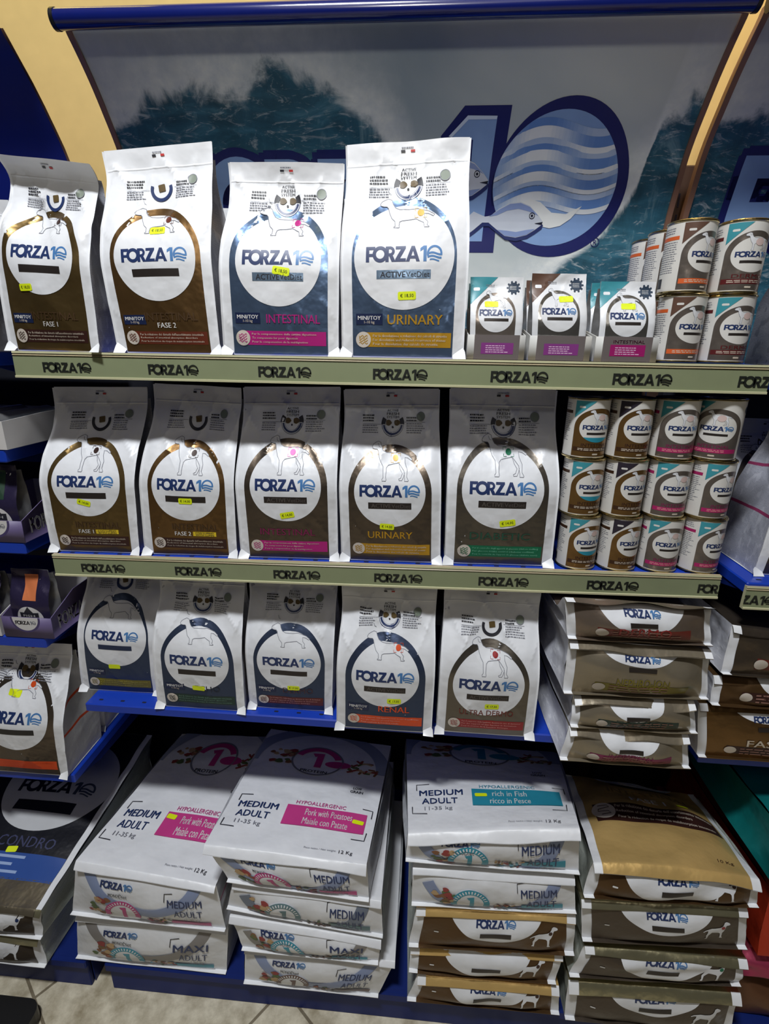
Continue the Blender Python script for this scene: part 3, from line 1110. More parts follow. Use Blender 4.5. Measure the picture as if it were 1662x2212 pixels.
def can_art(body, stripe, corner, name=None, ncol=None, fish=False, seed=1):
    """label art; u along the circumference in can diameters, t in diameters (height 1.49)"""
    A = Art()
    H = 1.49
    A.add(s_rect(-.55, .0, .55, H), CANWHITE, 0)
    A.add(s_arch(-.485, .485, .03, .78, .50), CANB[body], 2)
    A.add(s_disc(0, .78, .375, n=48), CANWHITE, 3)
    A.add(tri_poly([(-.50, H - .03), (-.50, 1.02), (-.10, H - .03)]), corner, 3)
    A.add(s_rrect(-.42, 1.28, -.30, 1.33, .02), CANWHITE, 4)
    dog_art(A, -.20, .87, .40, False, 4, None)
    A.add(s_disc(.06, 1.05, .08, n=20), mat('can_pink_print', (214, 190, 186), 0, .5), 6)
    A.logo(0, .79, .62, 5, NAVY, LBLUE)
    A.add(s_rect(-.22, .60, .22, .66), BARK, 4)
    if fish:
        A.add(clip_half(s_disc(0, .78, .375, n=48), 1, .53, True), mat('teal_print', (64, 150, 172), 0, .5), 4)
    if name:
        A.text(name, 0, .33, ncol, 4, w=.6, h=.085, bold=.015)
    A.add(s_rect(-.46, .16, .46, .27), stripe, 3)
    A.fine(-.36, .225, .72, 2, .035, mat('can_stripe_text', (226, 150, 150), 0, .5) if stripe.name.startswith('magenta') else LINEW, 4, seed, .45)
    A.add(s_rrect(-.06, .07, .06, .11, .015), LINEW, 4)
    # white back of the label, small text, red rule
    for x0 in (-1.1, .52):
        A.add(s_rect(x0, .03, x0 + .6, H - .03), CANWHITE, 0)
    A.add(s_rect(-.98, 1.12, -.56, 1.2), stripe, 2)
    A.fine(-.98, 1.06, .42, 14, .05, INK, 2, seed + 2, .35)
    A.fine(-.98, 1.36, .42, 3, .05, INK, 2, seed + 4, .4)
    A.add(s_rect(-.98, .08, -.8, .3), INKD, 2)
    A.add(s_disc(.62, 1.26, .09, n=20), mat('navy_badge_print', (40, 58, 80), 0, .5), 2)
    A.fine(.60, 1.08, .3, 14, .06, INK, 2, seed + 3, .3)
    return A


CAN_CACHE = {}


def make_can(label, x, y, z, rot, key, art, group, r=.0365, h=.109, tilt=0.0):
    """key identifies the label printing; the first can of a kind is built, later ones are copies"""
    if key not in CAN_CACHE:
        root = empty('food_can', (0, 0, 0), label, 'food can', group)
        d = 2 * r

        def wall(u, t):
            a = u * 2.4
            return np.stack([r * np.sin(a), -r * np.cos(a), .0035 + t * d * ((h - .007) / (1.49 * d))], 1)
        mb = MB()
        mb.grid(wall, -math.pi / 2.4, math.pi / 2.4, 0, 1.49, 64, 2, CANWHITE)
        art.emit(mb, wall, .05, off=.00012, box=(-1.3, 1.3, 0, 1.49))
        mb.build('label_wrap', root)
        prof = [(r * .9, 0), (r * 1.0, 0), (r * 1.035, .0012), (r * 1.035, .0032), (r * 1.0, .0042)]
        for zz, sgn in ((0, 1), (h, -1)):
            mb = MB()
            seg = 48
            P = prof if sgn > 0 else prof
            V = []
            for (pr_, pz) in P:
                for i in range(seg):
                    t = 2 * math.pi * i / seg
                    V.append((pr_ * math.cos(t), pr_ * math.sin(t), zz + sgn * pz))
            F = []
            for j in range(len(P) - 1):
                for i in range(seg):
                    q = [j * seg + i, j * seg + (i + 1) % seg, (j + 1) * seg + (i + 1) % seg, (j + 1) * seg + i]
                    F.append(q if sgn > 0 else q[::-1])
            mb.add(V, F, RIM)
            mb.build('rim', root)
        mb = MB()
        for zz, up in ((.003, False), (h - .003, True)):
            V = [(0, 0, zz)]
            for k, rr in enumerate((r * .35, r * .7, r * .92, r * .95)):
                for i in range(32):
                    t = 2 * math.pi * i / 32
                    V.append((rr * math.cos(t), rr * math.sin(t), zz + (-.001 if k == 2 else 0) * (1 if up else -1) + (.002 if k == 3 else 0) * (1 if up else -1)))
            F = [(0, 1 + i, 1 + (i + 1) % 32) for i in range(32)]
            for k in range(3):
                for i in range(32):
                    a = 1 + k * 32 + i; b = 1 + k * 32 + (i + 1) % 32
                    F.append((a, a + 32, b + 32, b))
            mb.add(V, F if up else [f[::-1] for f in F], RIM)
        mb.build('lid', root)
        CAN_CACHE[key] = root
        root.location = (x, y, z); root.rotation_euler = (0, tilt, rot)
        return root
    src = CAN_CACHE[key]
    c = src.copy(); COL.objects.link(c)
    c.location = (x, y, z); c.rotation_euler = (0, tilt, rot)
    c['label'] = label; c['group'] = group
    for ch in list(src.children):
        k = ch.copy(); COL.objects.link(k); k.parent = c
    return c


# ------------------------------------------------------------------ small wet-food pouches in display trays
def pouch_art(asp, panel, corner, ring, label_m=None, bar=True):
    A = Art()
    cy = .535 * asp
    A.add(s_arch(-.40, .36, .0, cy, .42), panel, 0)
    A.add(s_disc(-.02, cy, .335, n=48), WHITE, 2)
    A.add(tri_poly([(-.5, asp), (-.5, asp * .66), (0.02, asp)]), corner, 1)
    A.add(s_rrect(-.44, asp * .83, -.32, asp * .87, .02), WHITE, 2)
    dog_art(A, -.2, cy + .12, .36, False, 3, None)
    A.logo(-.02, cy + .03, .62, 4, NAVY, LBLUE)
    A.add(s_rect(-.24, cy - .13, .22, cy - .075), BARK, 3)
    A.add(s_disc(.32, asp * .87, .10, n=24), mat('navy_badge_print', (40, 58, 80), 0, .5), 2)
    for q in range(10):
        a = q * .63
        A.add(s_disc(.32 + .115 * math.cos(a), asp * .87 + .115 * math.sin(a), .02, n=8), mat('navy_badge_print', (40, 58, 80), 0, .5), 2)
    A.fine(.25, asp * .885, .14, 3, .03, WPRINT, 3, 5, .3)
    A.fine(-.2, asp * .90, .2, 2, .03, INK, 2, 3, .4)
    return A


def make_pouch(label, sh, art, stick=None, name='food_pouch', group=None, backm=None):
    root = empty(name, ((sh.foot[0] + sh.foot[1]) / 2, sh.yf + sh.depth / 2, sh.z0), label, 'food pouch', group)
    mb = MB()
    mb.grid(sh.front, -.5, .5, 0, .9, 24, 28, WHITE)
    art.emit(mb, sh.art, .06, off=.0002, box=(-.5, .5, 0, .9 * sh.asp))
    mb.grid(lambda u, v: sh.back(u, v) + np.array((0, .001, 0)), -.5, .5, 0, .92, 10, 12, backm or SILVER, flip=True)
    for side in (-1, 1):
        mb.grid(sh.gusset(side), 0, 1, 0, .92, 4, 20, SILVER, flip=(side < 0))
    pbody = mb.build('pouch_body', root)
    mb = MB()
    mb.grid(sh.front, -.5, .5, .9, 1, 24, 4, WHITE)
    art.emit(mb, sh.art, .06, off=.0002, box=(-.5, .5, .9 * sh.asp, 2))
    mb.grid(lambda u, v: sh.front(u, v) + np.array((0, .0015, 0)), -.5, .5, .9, 1, 10, 2, SILVER, flip=True)
    mb.build('top_seal', root)
    if stick:
        sticker(pbody, sh.art, stick[0], stick[1] * sh.asp, .26, .11, stick[2] if len(stick) > 2 else 0, None, lift=.0008, step=.05)
    return root


def flat_fn(o, ux, uy):
    o = np.array(o, float); ux = np.array(ux, float); uy = np.array(uy, float)
    return lambda u, v: o + u[:, None] * ux + v[:, None] * uy


def make_tray(label, x0, x1, y0, y1, z0, hf, hb, m, art=None, side_art=None, inner=None, name='display_tray', group=None, th=.0018):
    """open cardboard tray: low front, sloping sides, high back"""
    root = empty(name, ((x0 + x1) / 2, (y0 + y1) / 2, z0), label, 'display tray', group)
    inner = inner or m
    mb = MB()
    mb.box(x0, x1, y0, y0 + th, z0, z0 + hf, m)
    if art:
        art.emit(mb, flat_fn(((x0 + x1) / 2, y0, z0), (x1 - x0, 0, 0), (0, 0, x1 - x0)), .5, off=.0002)
    mb.build('front_wall', root)
    for s, x in ((-1, x0), (1, x1)):
        mb = MB()
        xa, xb = (x, x + th) if s < 0 else (x - th, x)
        ys = y0 + th
        prof = [(ys, z0), (y1, z0), (y1, z0 + hb), (ys + (y1 - ys) * .5, z0 + hb), (ys, z0 + hf)]
        n = len(prof)
        V = [(xa, p[0], p[1]) for p in prof] + [(xb, p[0], p[1]) for p in prof]
        F = [list(range(n))[::1], list(range(n, 2 * n))[::-1]] + [[i, i + n, (i + 1) % n + n, (i + 1) % n] for i in range(n)]
        F[0] = F[0][::-1]; F[1] = F[1][::-1]
        mb.add(V, F, m)
        if side_art and s > 0:
            side_art.emit(mb, flat_fn((xb, ys, z0), (0, 1, 0), (0, 0, 1)), .5, off=.0002)
        mb.build('side_wall', root)
    mb = MB()
    mb.box(x0 + th, x1 - th, y1 - th, y1, z0, z0 + hb, inner)
    mb.build('back_wall', root)
    mb = MB()
    mb.box(x0 + th, x1 - th, y0 + th, y1 - th, z0, z0 + th, inner)
    mb.build('tray_floor', root)
    return root
# ------------------------------------------------------------------ the room
def plaster(name, rgb):
    m = mat(name, rgb, 0, .8, .2)
    return m


WALLM = plaster('beige_wall_paint', (206, 180, 120))
CEILM = plaster('ceiling_paint', (200, 196, 186))


def floor_mat():
    m = bpy.data.materials.new('stone_floor_tiles')
    m.use_nodes = True
    nt = m.node_tree; b = nt.nodes['Principled BSDF']
    tc = nt.nodes.new('ShaderNodeTexCoord')
    n1 = nt.nodes.new('ShaderNodeTexNoise'); n1.inputs['Scale'].default_value = 14; n1.inputs['Detail'].default_value = 6; n1.inputs['Roughness'].default_value = .65
    nt.links.new(tc.outputs['Object'], n1.inputs['Vector'])
    r = nt.nodes.new('ShaderNodeValToRGB')
    r.color_ramp.elements[0].position = .30; r.color_ramp.elements[0].color = (*lin((150, 138, 112)), 1)
    r.color_ramp.elements[1].position = .62; r.color_ramp.elements[1].color = (*lin((222, 214, 192)), 1)
    nt.links.new(n1.outputs['Fac'], r.inputs[0])
    mp = nt.nodes.new('ShaderNodeMapping'); mp.inputs['Rotation'].default_value = (0, 0, math.radians(38)); mp.inputs['Location'].default_value = (.06, .215, 0)
    nt.links.new(tc.outputs['Object'], mp.inputs[0])
    br = nt.nodes.new('ShaderNodeTexBrick')
    br.inputs['Scale'].default_value = 1.0; br.inputs['Mortar Size'].default_value = .004; br.inputs['Mortar Smooth'].default_value = .3
    br.inputs['Brick Width'].default_value = .45; br.inputs['Row Height'].default_value = .45; br.offset = 0.0
    br.inputs['Color1'].default_value = (1, 1, 1, 1); br.inputs['Color2'].default_value = (.93, .93, .93, 1); br.inputs['Mortar'].default_value = (.32, .29, .25, 1)
    nt.links.new(mp.outputs[0], br.inputs['Vector'])
    mx = nt.nodes.new('ShaderNodeMix'); mx.data_type = 'RGBA'; mx.blend_type = 'MULTIPLY'; mx.inputs[0].default_value = 1
    nt.links.new(r.outputs[0], mx.inputs[6]); nt.links.new(br.outputs['Color'], mx.inputs[7])
    nt.links.new(mx.outputs[2], b.inputs['Base Color'])
    b.inputs['Roughness'].default_value = .55
    return m


mb = MB(); mb.box(-3, 4, -4, .7, -.05, 0, floor_mat()); tag(mb.build('floor'), kind='structure')
mb = MB(); mb.box(-3, 4, .62, .70, 0, 4.6, WALLM); tag(mb.build('wall_back'), kind='structure')
mb = MB(); mb.box(-3, 4, -4, .7, 4.6, 4.65, CEILM); tag(mb.build('ceiling'), kind='structure')

# ------------------------------------------------------------------ gondola shelving
BLUE = mat('blue_painted_metal', (24, 60, 172), .0, .34, .4, .1)
BLUED = mat('dark_and_shaded_blue_metal', (20, 38, 104), 0, .45, .2)  # dark blue parts; on the plinth decks it stands in for shade
BACKP = mat('dark_back_panel', (22, 24, 34), 0, .6)
SLOT = mat('perforation_dark', (8, 14, 44), 0, .8)
RAILG = mat('green_grey_price_rail', (136, 144, 112), 0, .42)
RAILM = mat('rail_lip_plastic', (196, 194, 158), 0, .3)
RAILD = mat('rail_groove', (70, 66, 40), 0, .5)
RAILT = mat('rail_black_print', (28, 32, 28), 0, .5)
TAN = mat('tan_rail_insert', (172, 158, 128), 0, .35)


def shelf(label, x0, x1, z, depth=.44, y0=0.004, rail=None, lip=.024, tilt=0.0, group=None, slots=True, cut_left=False):
    """z is the deck surface"""
    root = empty('gondola_shelf', (x0, y0, z), label, 'shelf', group)
    mb = MB()
    mb.box(x0, x1, y0, y0 + depth, z - lip, z, BLUE, .0025)
    if slots:
        n = int((x1 - x0) / .052)
        rr = random.Random(3)
        for i in range(n):
            x = x0 + .03 + i * .052
            V, F = s_rrect(x - .005, y0 + .014, x + .005, y0 + .019, .002)
            mb.add(np.column_stack([V, np.full(len(V), z + .0003)]), F.tolist(), SLOT)
    mb.build('shelf_deck', root)
    for x in (x0 + .002, x1 - .0045):
        mb = MB()
        V = [(x, y0 + .02, z - lip), (x, y0 + depth, z - lip), (x, y0 + depth, z - lip - .045), (x, y0 + .1, z - lip - .02)]
        V += [(a + .0025, b, c) for a, b, c in V]
        mb.add(V, [(0, 1, 2, 3)[::-1], (4, 5, 6, 7), (0, 1, 5, 4), (1, 2, 6, 5), (2, 3, 7, 6), (3, 0, 4, 7)], BLUED)
        mb.build('side_bracket', root)
    if rail:
        top, bot, logos, clipx = rail
        rx0, rx1 = (x0 - .001, x1 + .001)
        mb = MB()
        H = top - bot
        prof = [(y0 + .004, top), (y0 - .0035, top), (y0 - .004, top - .0035), (y0 - .002, top - .0042), (y0 - .0045, top - .007), (y0 - .0022, top - .0078),
                (y0 - .0032, top - .0095), (y0 - .0040, bot + .004), (y0 - .0062, bot + .0035), (y0 - .0062, bot), (y0 + .004, bot)]
        mats_ = [TAN, RAILM, RAILD, TAN, RAILD, RAILG, RAILG, RAILM, RAILM, RAILM]
        for i in range(len(prof) - 1):
            (ya, za), (yb, zb) = prof[i], prof[i + 1]
            mb.add([(rx0, ya, za), (rx1, ya, za), (rx1, yb, zb), (rx0, yb, zb)], [(3, 2, 1, 0)], mats_[i])
        n = len(prof)
        mb.add([(rx0, a, b) for a, b in prof], [list(range(n))], RAILM)
        mb.add([(rx1, a, b) for a, b in prof], [list(range(n))[::-1]], RAILM)
        mb.add([(rx0, y0 + .004, top), (rx1, y0 + .004, top), (rx1, y0 + .004, bot), (rx0, y0 + .004, bot)], [(0, 1, 2, 3)], RAILD)
        A = Art()
        zc = bot + .0195
        for c, w in logos:
            A.logo(c, zc, w, 0, RAILT, RAILT)
        ff = lambda u, v: np.stack([u, np.full_like(u, y0 - .0042), v], 1)
        A.emit(mb, ff, .5, off=.0002, box=(rx0, clipx or rx1, 0, 5))
        mb.build('price_rail', root)
    root.rotation_euler = (0, -math.atan(tilt), 0)
    return root


L1 = [((a + b) / 2, b - a) for a, b in ((.055, .148), (.256, .35), (.46, .556), (.666, .762), (.871, .969), (1.077, 1.175), (1.282, 1.378))]
L2 = [((a + b) / 2, b - a) for a, b in ((.059, .154), (.261, .359), (.467, .563), (.672, .768), (.878, .975), (1.086, 1.183), (1.292, 1.388))]
shelf('blue shelf with green price rail under the topmost row of tall bags', 0, 1.33, 1.586, .48, rail=(1.5865, 1.5395, L1, None), group=None)
shelf('blue metal shelf with slightly tilted green price rail under the second row of bags', 0, 1.33, 1.1805, .46, rail=(1.1835, 1.1365, L2, None), tilt=.0158)
shelf('blue metal shelf without a price rail carrying the third row of bags', 0.004, 1.33, .811, .44, lip=.022)


def base(label, x0, x1, y0=-.10, z=.108):
    root = empty('gondola_plinth', ((x0 + x1) / 2, y0, 0), label, 'plinth')
    mb = MB()
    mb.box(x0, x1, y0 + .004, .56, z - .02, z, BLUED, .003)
    mb.box(x0, x1, y0 - .004, y0 + .010, z - .028, z - .002, BLUED, .003)  # deck and lip in the darker blue: weaker light put into the colour
    mb.build('base_deck', root)
    mb = MB()
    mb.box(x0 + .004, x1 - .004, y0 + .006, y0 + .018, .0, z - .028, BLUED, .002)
    mb.build('kick_plate', root)
    for x in (x0, x1 - .003):
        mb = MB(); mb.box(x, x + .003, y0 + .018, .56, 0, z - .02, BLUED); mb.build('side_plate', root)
    return root


base('blue bottom deck, darkened for shade, and kick plate under the middle stacks of sacks', .005, 1.335)
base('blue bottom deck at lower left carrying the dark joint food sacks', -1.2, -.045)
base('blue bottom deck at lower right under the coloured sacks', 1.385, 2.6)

for nm, x0, x1, lab in (('gondola_back_panel', 0, 1.33, 'dark back panel behind the middle shelves'), ('gondola_back_panel', -1.2, -.002, 'dark back panel behind the left shelves'), ('gondola_back_panel', 1.385, 2.6, 'dark back panel behind the right shelves')):
    mb = MB(); mb.box(x0, x1, .50, .53, .11, 1.555, BACKP)
    tag(mb.build(nm, origin=((x0 + x1) / 2, .51, .11)), lab, 'back panel')

POSTM = mat('dark_brown_post', (58, 40, 32), 0, .5)


def post(x0, x1, z1, m, label):
    root = empty('gondola_upright', ((x0 + x1) / 2, .53, 0), label, 'upright post')
    mb = MB(); mb.box(x0, x1, .552, .60, 0, z1, m, .003); mb.build('post_body', root)
    mb = MB()
    for i in range(40):
        z = .15 + i * .046
        if z < z1 - .03:
            mb.box((x0 + x1) / 2 - .006, (x0 + x1) / 2 - .002, .5505, .5525, z, z + .03, SLOT)
    mb.build('slot_strip', root)
    return root


post(-.058, -.002, 1.93, BLUED, 'dark blue slotted upright post between left and middle shelves')
post(1.331, 1.40, 2.035, POSTM, 'dark brown slotted upright post between middle and right shelves')

# ------------------------------------------------------------------ curved header boards with printed sea picture
HP = [(1.56, .535), (1.75, .535), (1.906, .522), (2.04, .475), (2.158, .383), (2.235, .295)]


def hy(z):
    z = np.asarray(z, float)
    # smooth the profile
    zs = np.array([p[0] for p in HP]); ys = np.array([p[1] for p in HP])
    d = .03
    return sum(np.interp(z + k * d, zs, ys) for k in (-1, -.5, 0, .5, 1)) / 5.0


def hfn(u, v):
    return np.stack([u, hy(v), v], 1)


def wave_mat(name, x0, w, pts):
    """printed photograph of a breaking wave, built from noise; UV: u along the board, v height"""
    m = bpy.data.materials.new(name)
    m.use_nodes = True
    nt = m.node_tree; b = nt.nodes['Principled BSDF']; L = nt.links.new
    tc = nt.nodes.new('ShaderNodeTexCoord')
    sp = nt.nodes.new('ShaderNodeSeparateXYZ'); L(tc.outputs['UV'], sp.inputs[0])

    def noise(sx, sy, detail=6, rough=.6, dist=0.0, rot=0.0):
        mp = nt.nodes.new('ShaderNodeMapping'); mp.inputs['Scale'].default_value = (sx, sy, 1); mp.inputs['Rotation'].default_value = (0, 0, rot)
        L(tc.outputs['UV'], mp.inputs[0])
        n = nt.nodes.new('ShaderNodeTexNoise'); n.inputs['Scale'].default_value = 1; n.inputs['Detail'].default_value = detail
        n.inputs['Roughness'].default_value = rough; n.inputs['Distortion'].default_value = dist
        L(mp.outputs[0], n.inputs['Vector'])
        return n.outputs['Fac']

    def math_(op, a, c=None):
        n = nt.nodes.new('ShaderNodeMath'); n.operation = op
        for i, x in enumerate((a, c)):
            if x is None: continue
            if isinstance(x, (int, float)): n.inputs[i].default_value = x
            else: L(x, n.inputs[i])
        return n.outputs[0]

    def ramp(fac, stops):
        r = nt.nodes.new('ShaderNodeValToRGB')
        while len(r.color_ramp.elements) < len(stops): r.color_ramp.elements.new(.5)
        for e, (p, c) in zip(r.color_ramp.elements, stops):
            e.position = p; e.color = (*lin(c), 1)
        L(fac, r.inputs[0]); return r.outputs[0]

    def mix(f, a, c):
        n = nt.nodes.new('ShaderNodeMix'); n.data_type = 'RGBA'
        if isinstance(f, (int, float)): n.inputs[0].default_value = f
        else: L(f, n.inputs[0])
        L(a, n.inputs[6]); L(c, n.inputs[7]); return n.outputs[2]

    fc = nt.nodes.new('ShaderNodeFloatCurve')
    cm_ = fc.mapping.curves[0]
    while len(cm_.points) < len(pts): cm_.points.new(.5, .5)
    for p, (x, y) in zip(cm_.points, pts):
        p.location = (x, y)
    fc.mapping.update()
    fc.inputs['Factor'].default_value = 1
    L(sp.outputs['X'], fc.inputs['Value'])
    crest = math_('ADD', fc.outputs[0], math_('MULTIPLY', math_('SUBTRACT', noise(11, 5, 7, .65, .6), .5), .22))
    d = math_('SUBTRACT', crest, sp.outputs['Y'])          # >0 inside the wave
    mr = nt.nodes.new('ShaderNodeMapRange'); mr.interpolation_type = 'SMOOTHSTEP'
    mr.inputs['From Min'].default_value = -.01; mr.inputs['From Max'].default_value = .035
    L(d, mr.inputs['Value']); sea_f = mr.outputs[0]
    sky = ramp(noise(2.2, 1.6, 4, .5, .4), [(.3, (150, 164, 168)), (.55, (198, 204, 198)), (.75, (218, 216, 202))])
    # spray above the crest
    ms = nt.nodes.new('ShaderNodeMapRange'); ms.interpolation_type = 'SMOOTHSTEP'
    ms.inputs['From Min'].default_value = -.20; ms.inputs['From Max'].default_value = .0
    L(d, ms.inputs['Value'])
    spray = math_('MULTIPLY', ms.outputs[0], math_('MULTIPLY', noise(7, 4, 6, .7, .5), 1.75))
    foam = ramp(noise(40, 30, 3, .6), [(.3, (206, 212, 210)), (.7, (232, 234, 224))])
    skyf = mix(spray, sky, foam)
    sea = ramp(noise(5, 11, 8, .68, 1.6, .35), [(.28, (22, 54, 66)), (.5, (40, 88, 104)), (.62, (66, 122, 140)), (.74, (140, 176, 182))])
    sea2 = ramp(noise(10, 3.2, 8, .7, .9, -.5), [(.36, (26, 62, 72)), (.58, (48, 98, 116)), (.72, (160, 190, 190))])
    seam_ = mix(noise(2.5, 2.5, 2), sea, sea2)
    streak = ramp(noise(16, 30, 6, .75, 2.2, .2), [(.55, (0, 0, 0)), (.68, (255, 255, 255))])
    stf = nt.nodes.new('ShaderNodeRGBToBW'); L(streak, stf.inputs[0])
    sea3 = mix(math_('MULTIPLY', stf.outputs[0], .55), seam_, foam)
    out = mix(sea_f, skyf, sea3)
    L(out, b.inputs['Base Color'])
    b.inputs['Roughness'].default_value = .42
    return m


EDGE = mat('brown_edge_profile', (140, 104, 84), .2, .35)
NAVYH = mat('header_navy_print', (24, 30, 92), 0, .4)
NAVYP = mat('navy_header_board', (14, 30, 112), 0, .4)
HB = [mat('header_blue_%s' % n, c, 0, .42) for n, c in (('mid', (128, 158, 200)), ('pale', (170, 194, 224)), ('deep', (86, 120, 172)), ('sand', (224, 226, 220)), ('dusk', (110, 144, 194)), ('light', (200, 214, 228)))]
TUBEM = mat('navy_tube_lacquer', (14, 26, 96), 0, .18, .6, .5)
WAVEP = [(0, .80), (.10, .87), (.18, .88), (.26, .88), (.30, .91), (.37, .90), (.43, .84), (.49, .76), (.53, .66), (.58, .30), (.70, .22), (.82, .38), (.905, .56), (.935, .66), (.945, .82), (1.0, .86)]


def fish_art(A, x, z, L, layer, m_body, m_dark, m_eye):
    up = [(0, .02), (.10, .10), (.25, .045), (.32, .055), (.42, .13), (.55, .19), (.68, .20), (.80, .16), (.92, .06), (.985, -.01)]
    dn = [(.97, -.05), (.90, -.10), (.80, -.16), (.66, -.19), (.52, -.17), (.40, -.09), (.30, -.02), (.22, -.02), (.12, -.10), (.02, -.17), (.06, -.06)]
    P = [(x + a * L, z + c * L) for a, c in up + dn]
    sh_ = [(p[0] + .002, p[1] - .008) for p in P]
    A.add(tri_poly(sh_), m_dark, layer)
    A.add(tri_poly(P), m_body[0], layer + 1)
    up2 = [(.30, .045), (.42, .12), (.55, .18), (.68, .19), (.80, .15), (.92, .055), (.80, .10), (.66, .13), (.52, .11), (.40, .06)]
    A.add(tri_poly([(x + a * L, z + c * L) for a, c in up2]), m_body[1], layer + 2)
    dn2 = [(.90, -.09), (.80, -.155), (.66, -.185), (.52, -.165), (.42, -.10), (.54, -.11), (.66, -.125), (.80, -.10)]
    A.add(tri_poly([(x + a * L, z + c * L) for a, c in dn2]), m_body[1], layer + 2)
    A.add(s_ring(x + .84 * L, z + .055 * L, .036 * L, .028 * L, n=20), m_eye, layer + 3)
    A.add(s_disc(x + .84 * L, z + .055 * L, .015 * L, n=12), m_eye, layer + 3)
    A.add(tri_poly([(x + .985 * L, z - .012 * L), (x + .88 * L, z - .03 * L), (x + .97 * L, z - .045 * L)]), m_eye, layer + 3)


def header(label, x0, x1, m, art=None, edges=True, tube=True, zt=2.222):
    root = empty('header_sign', ((x0 + x1) / 2, .535, 1.56), label, 'header sign')
    mb = MB()
    mb.grid(hfn, x0, x1, 1.56, zt, 4, 40, m)
    hb = lambda u, v: hfn(u, v) + np.array((0, .012, 0))
    mb.grid(hb, x0, x1, 1.56, zt, 4, 20, EDGE, flip=True)
    if art:
        art.emit(mb, hfn, .03, off=.0003, box=(x0, x1, 1.5, zt))
    mb.build('printed_board', root)
    if edges:
        for x in (x0, x1):
            mb = MB()
            ef = lambda a, v, x=x: hfn(np.full_like(a, x), v) + np.stack([(a - .5) * .012, -.006 + 0 * a, 0 * a], 1)
            mb.grid(ef, 0, 1, 1.56, zt, 1, 40, EDGE)
            for sd in (0, 1):
                sf = lambda a, v, x=x, sd=sd: hfn(np.full_like(a, x), v) + np.stack([np.full_like(a, (sd - .5) * .012), -.006 + .020 * a, 0 * a], 1)
                mb.grid(sf, 0, 1, 1.56, zt, 1, 40, EDGE, flip=(sd == 0))
            mb.build('edge_profile', root)
    if tube:
        mb = MB()
        mb.tube((x0 - .006, .293, 2.217), (x1 + .004, .293, 2.217), .0172, TUBEM, 28)
        mb.build('top_tube', root)
        for x in (x0 - .0065, x1 + .0045):
            mb = MB(); mb.tube((x - .004, .293, 2.217), (x + .004, .293, 2.217), .0185, mat('black_end_cap', (14, 14, 18), 0, .4), 24); mb.build('end_cap', root)
    return root


def big_brand(x0, full=True):
    A = Art()
    h = .185; zb = 1.845
    n = [0]
    k = h
    letters = [xf(s_, k, x0, zb) for s_ in LOGO_LETTERS]
    for s_ in letters:
        V, F = s_
        # navy surround: fattened copies of the letter in eight directions
        for dx, dz in ((-.016, 0), (.018, 0), (0, .016), (0, -.02), (.014, .012), (-.012, .012), (.014, -.014), (-.012, -.014)):
            A.add((V + np.array((dx, dz)), F), NAVYH, 1)
        A.add(s_, HB[0], 3)
    return A


art = big_brand(.10)
art.add(tri_poly([(.772, 2.066), (.822, 2.111), (.924, 2.111), (.918, 1.838), (.835, 1.838), (.835, 2.03), (.79, 2.03)]), NAVYH, 2)
art.add(s_disc(1.057, 1.976, .158, .147, 72), NAVYH, 2)
art.add(tri_poly([(.790, 2.066), (.830, 2.097), (.895, 2.096), (.887, 1.863), (.846, 1.863), (.846, 2.06)]), HB[0], 4)
art.add(tri_poly([(.790, 2.066), (.830, 2.097), (.895, 2.096), (.894, 2.091), (.832, 2.091), (.797, 2.064)]), HB[5], 5)
OC = (1.046, 1.979, .1435, .1255)
disc_pts = [(OC[0] + OC[2] * math.cos(t), OC[1] + OC[3] * math.sin(t)) for t in np.linspace(0, 2 * math.pi, 73)[:-1]]
art.add(tri_poly(disc_pts), HB[0], 4)


def wave_band(y0, th, amp, m, layer, ph=0.0, x0=None, x1=None, tap=False):
    xs = np.linspace(.89, 1.20, 41)
    up = []; dn = []
    for x in xs:
        yy = y0 + amp * math.sin((x - .925) * 22.0 + ph) + .10 * (x - 1.046)
        t = th
        up.append((x, yy + t)); dn.append((x, yy))
    # clip to the round field
    U = []; D = []
    for (x, a), (_, c) in zip(up, dn):
        q = 1 - ((x - OC[0]) / OC[2]) ** 2
        if q <= .0015: continue
        hh = OC[3] * math.sqrt(q)
        lo, hi = OC[1] - hh, OC[1] + hh
        a2, c2 = min(a, hi), max(c, lo)
        if a2 > c2 + 1e-5:
            U.append((x, a2)); D.append((x, c2))
    if len(U) > 2:
        art.add(tri_poly(D + U[::-1]), m, layer)


def grad_band(y0, th, amp, cols, layer):
    """one printed band cut in vertical tone steps, as the print shades from crest to trough"""
    n = 72
    xs = np.linspace(.89, 1.20, n + 1)
    for i in range(n):
        s_ = .5 + .5 * math.sin(((xs[i] + xs[i + 1]) / 2 - .925) * 22.0)
        m = cols[min(len(cols) - 1, int(s_ * len(cols)))]
        sub = np.linspace(xs[i], xs[i + 1], 3)
        U = []; D = []
        for x in sub:
            yy = y0 + amp * math.sin((x - .925) * 22.0) + .10 * (x - 1.046)
            q = 1 - ((x - OC[0]) / OC[2]) ** 2
            if q <= .0015: continue
            hh = OC[3] * math.sqrt(q)
            a2, c2 = min(yy + th, OC[1] + hh), max(yy, OC[1] - hh)
            if a2 > c2 + 1e-5: U.append((x, a2)); D.append((x, c2))
        if len(U) > 1:
            art.add(tri_poly(D + U[::-1]), m, layer)


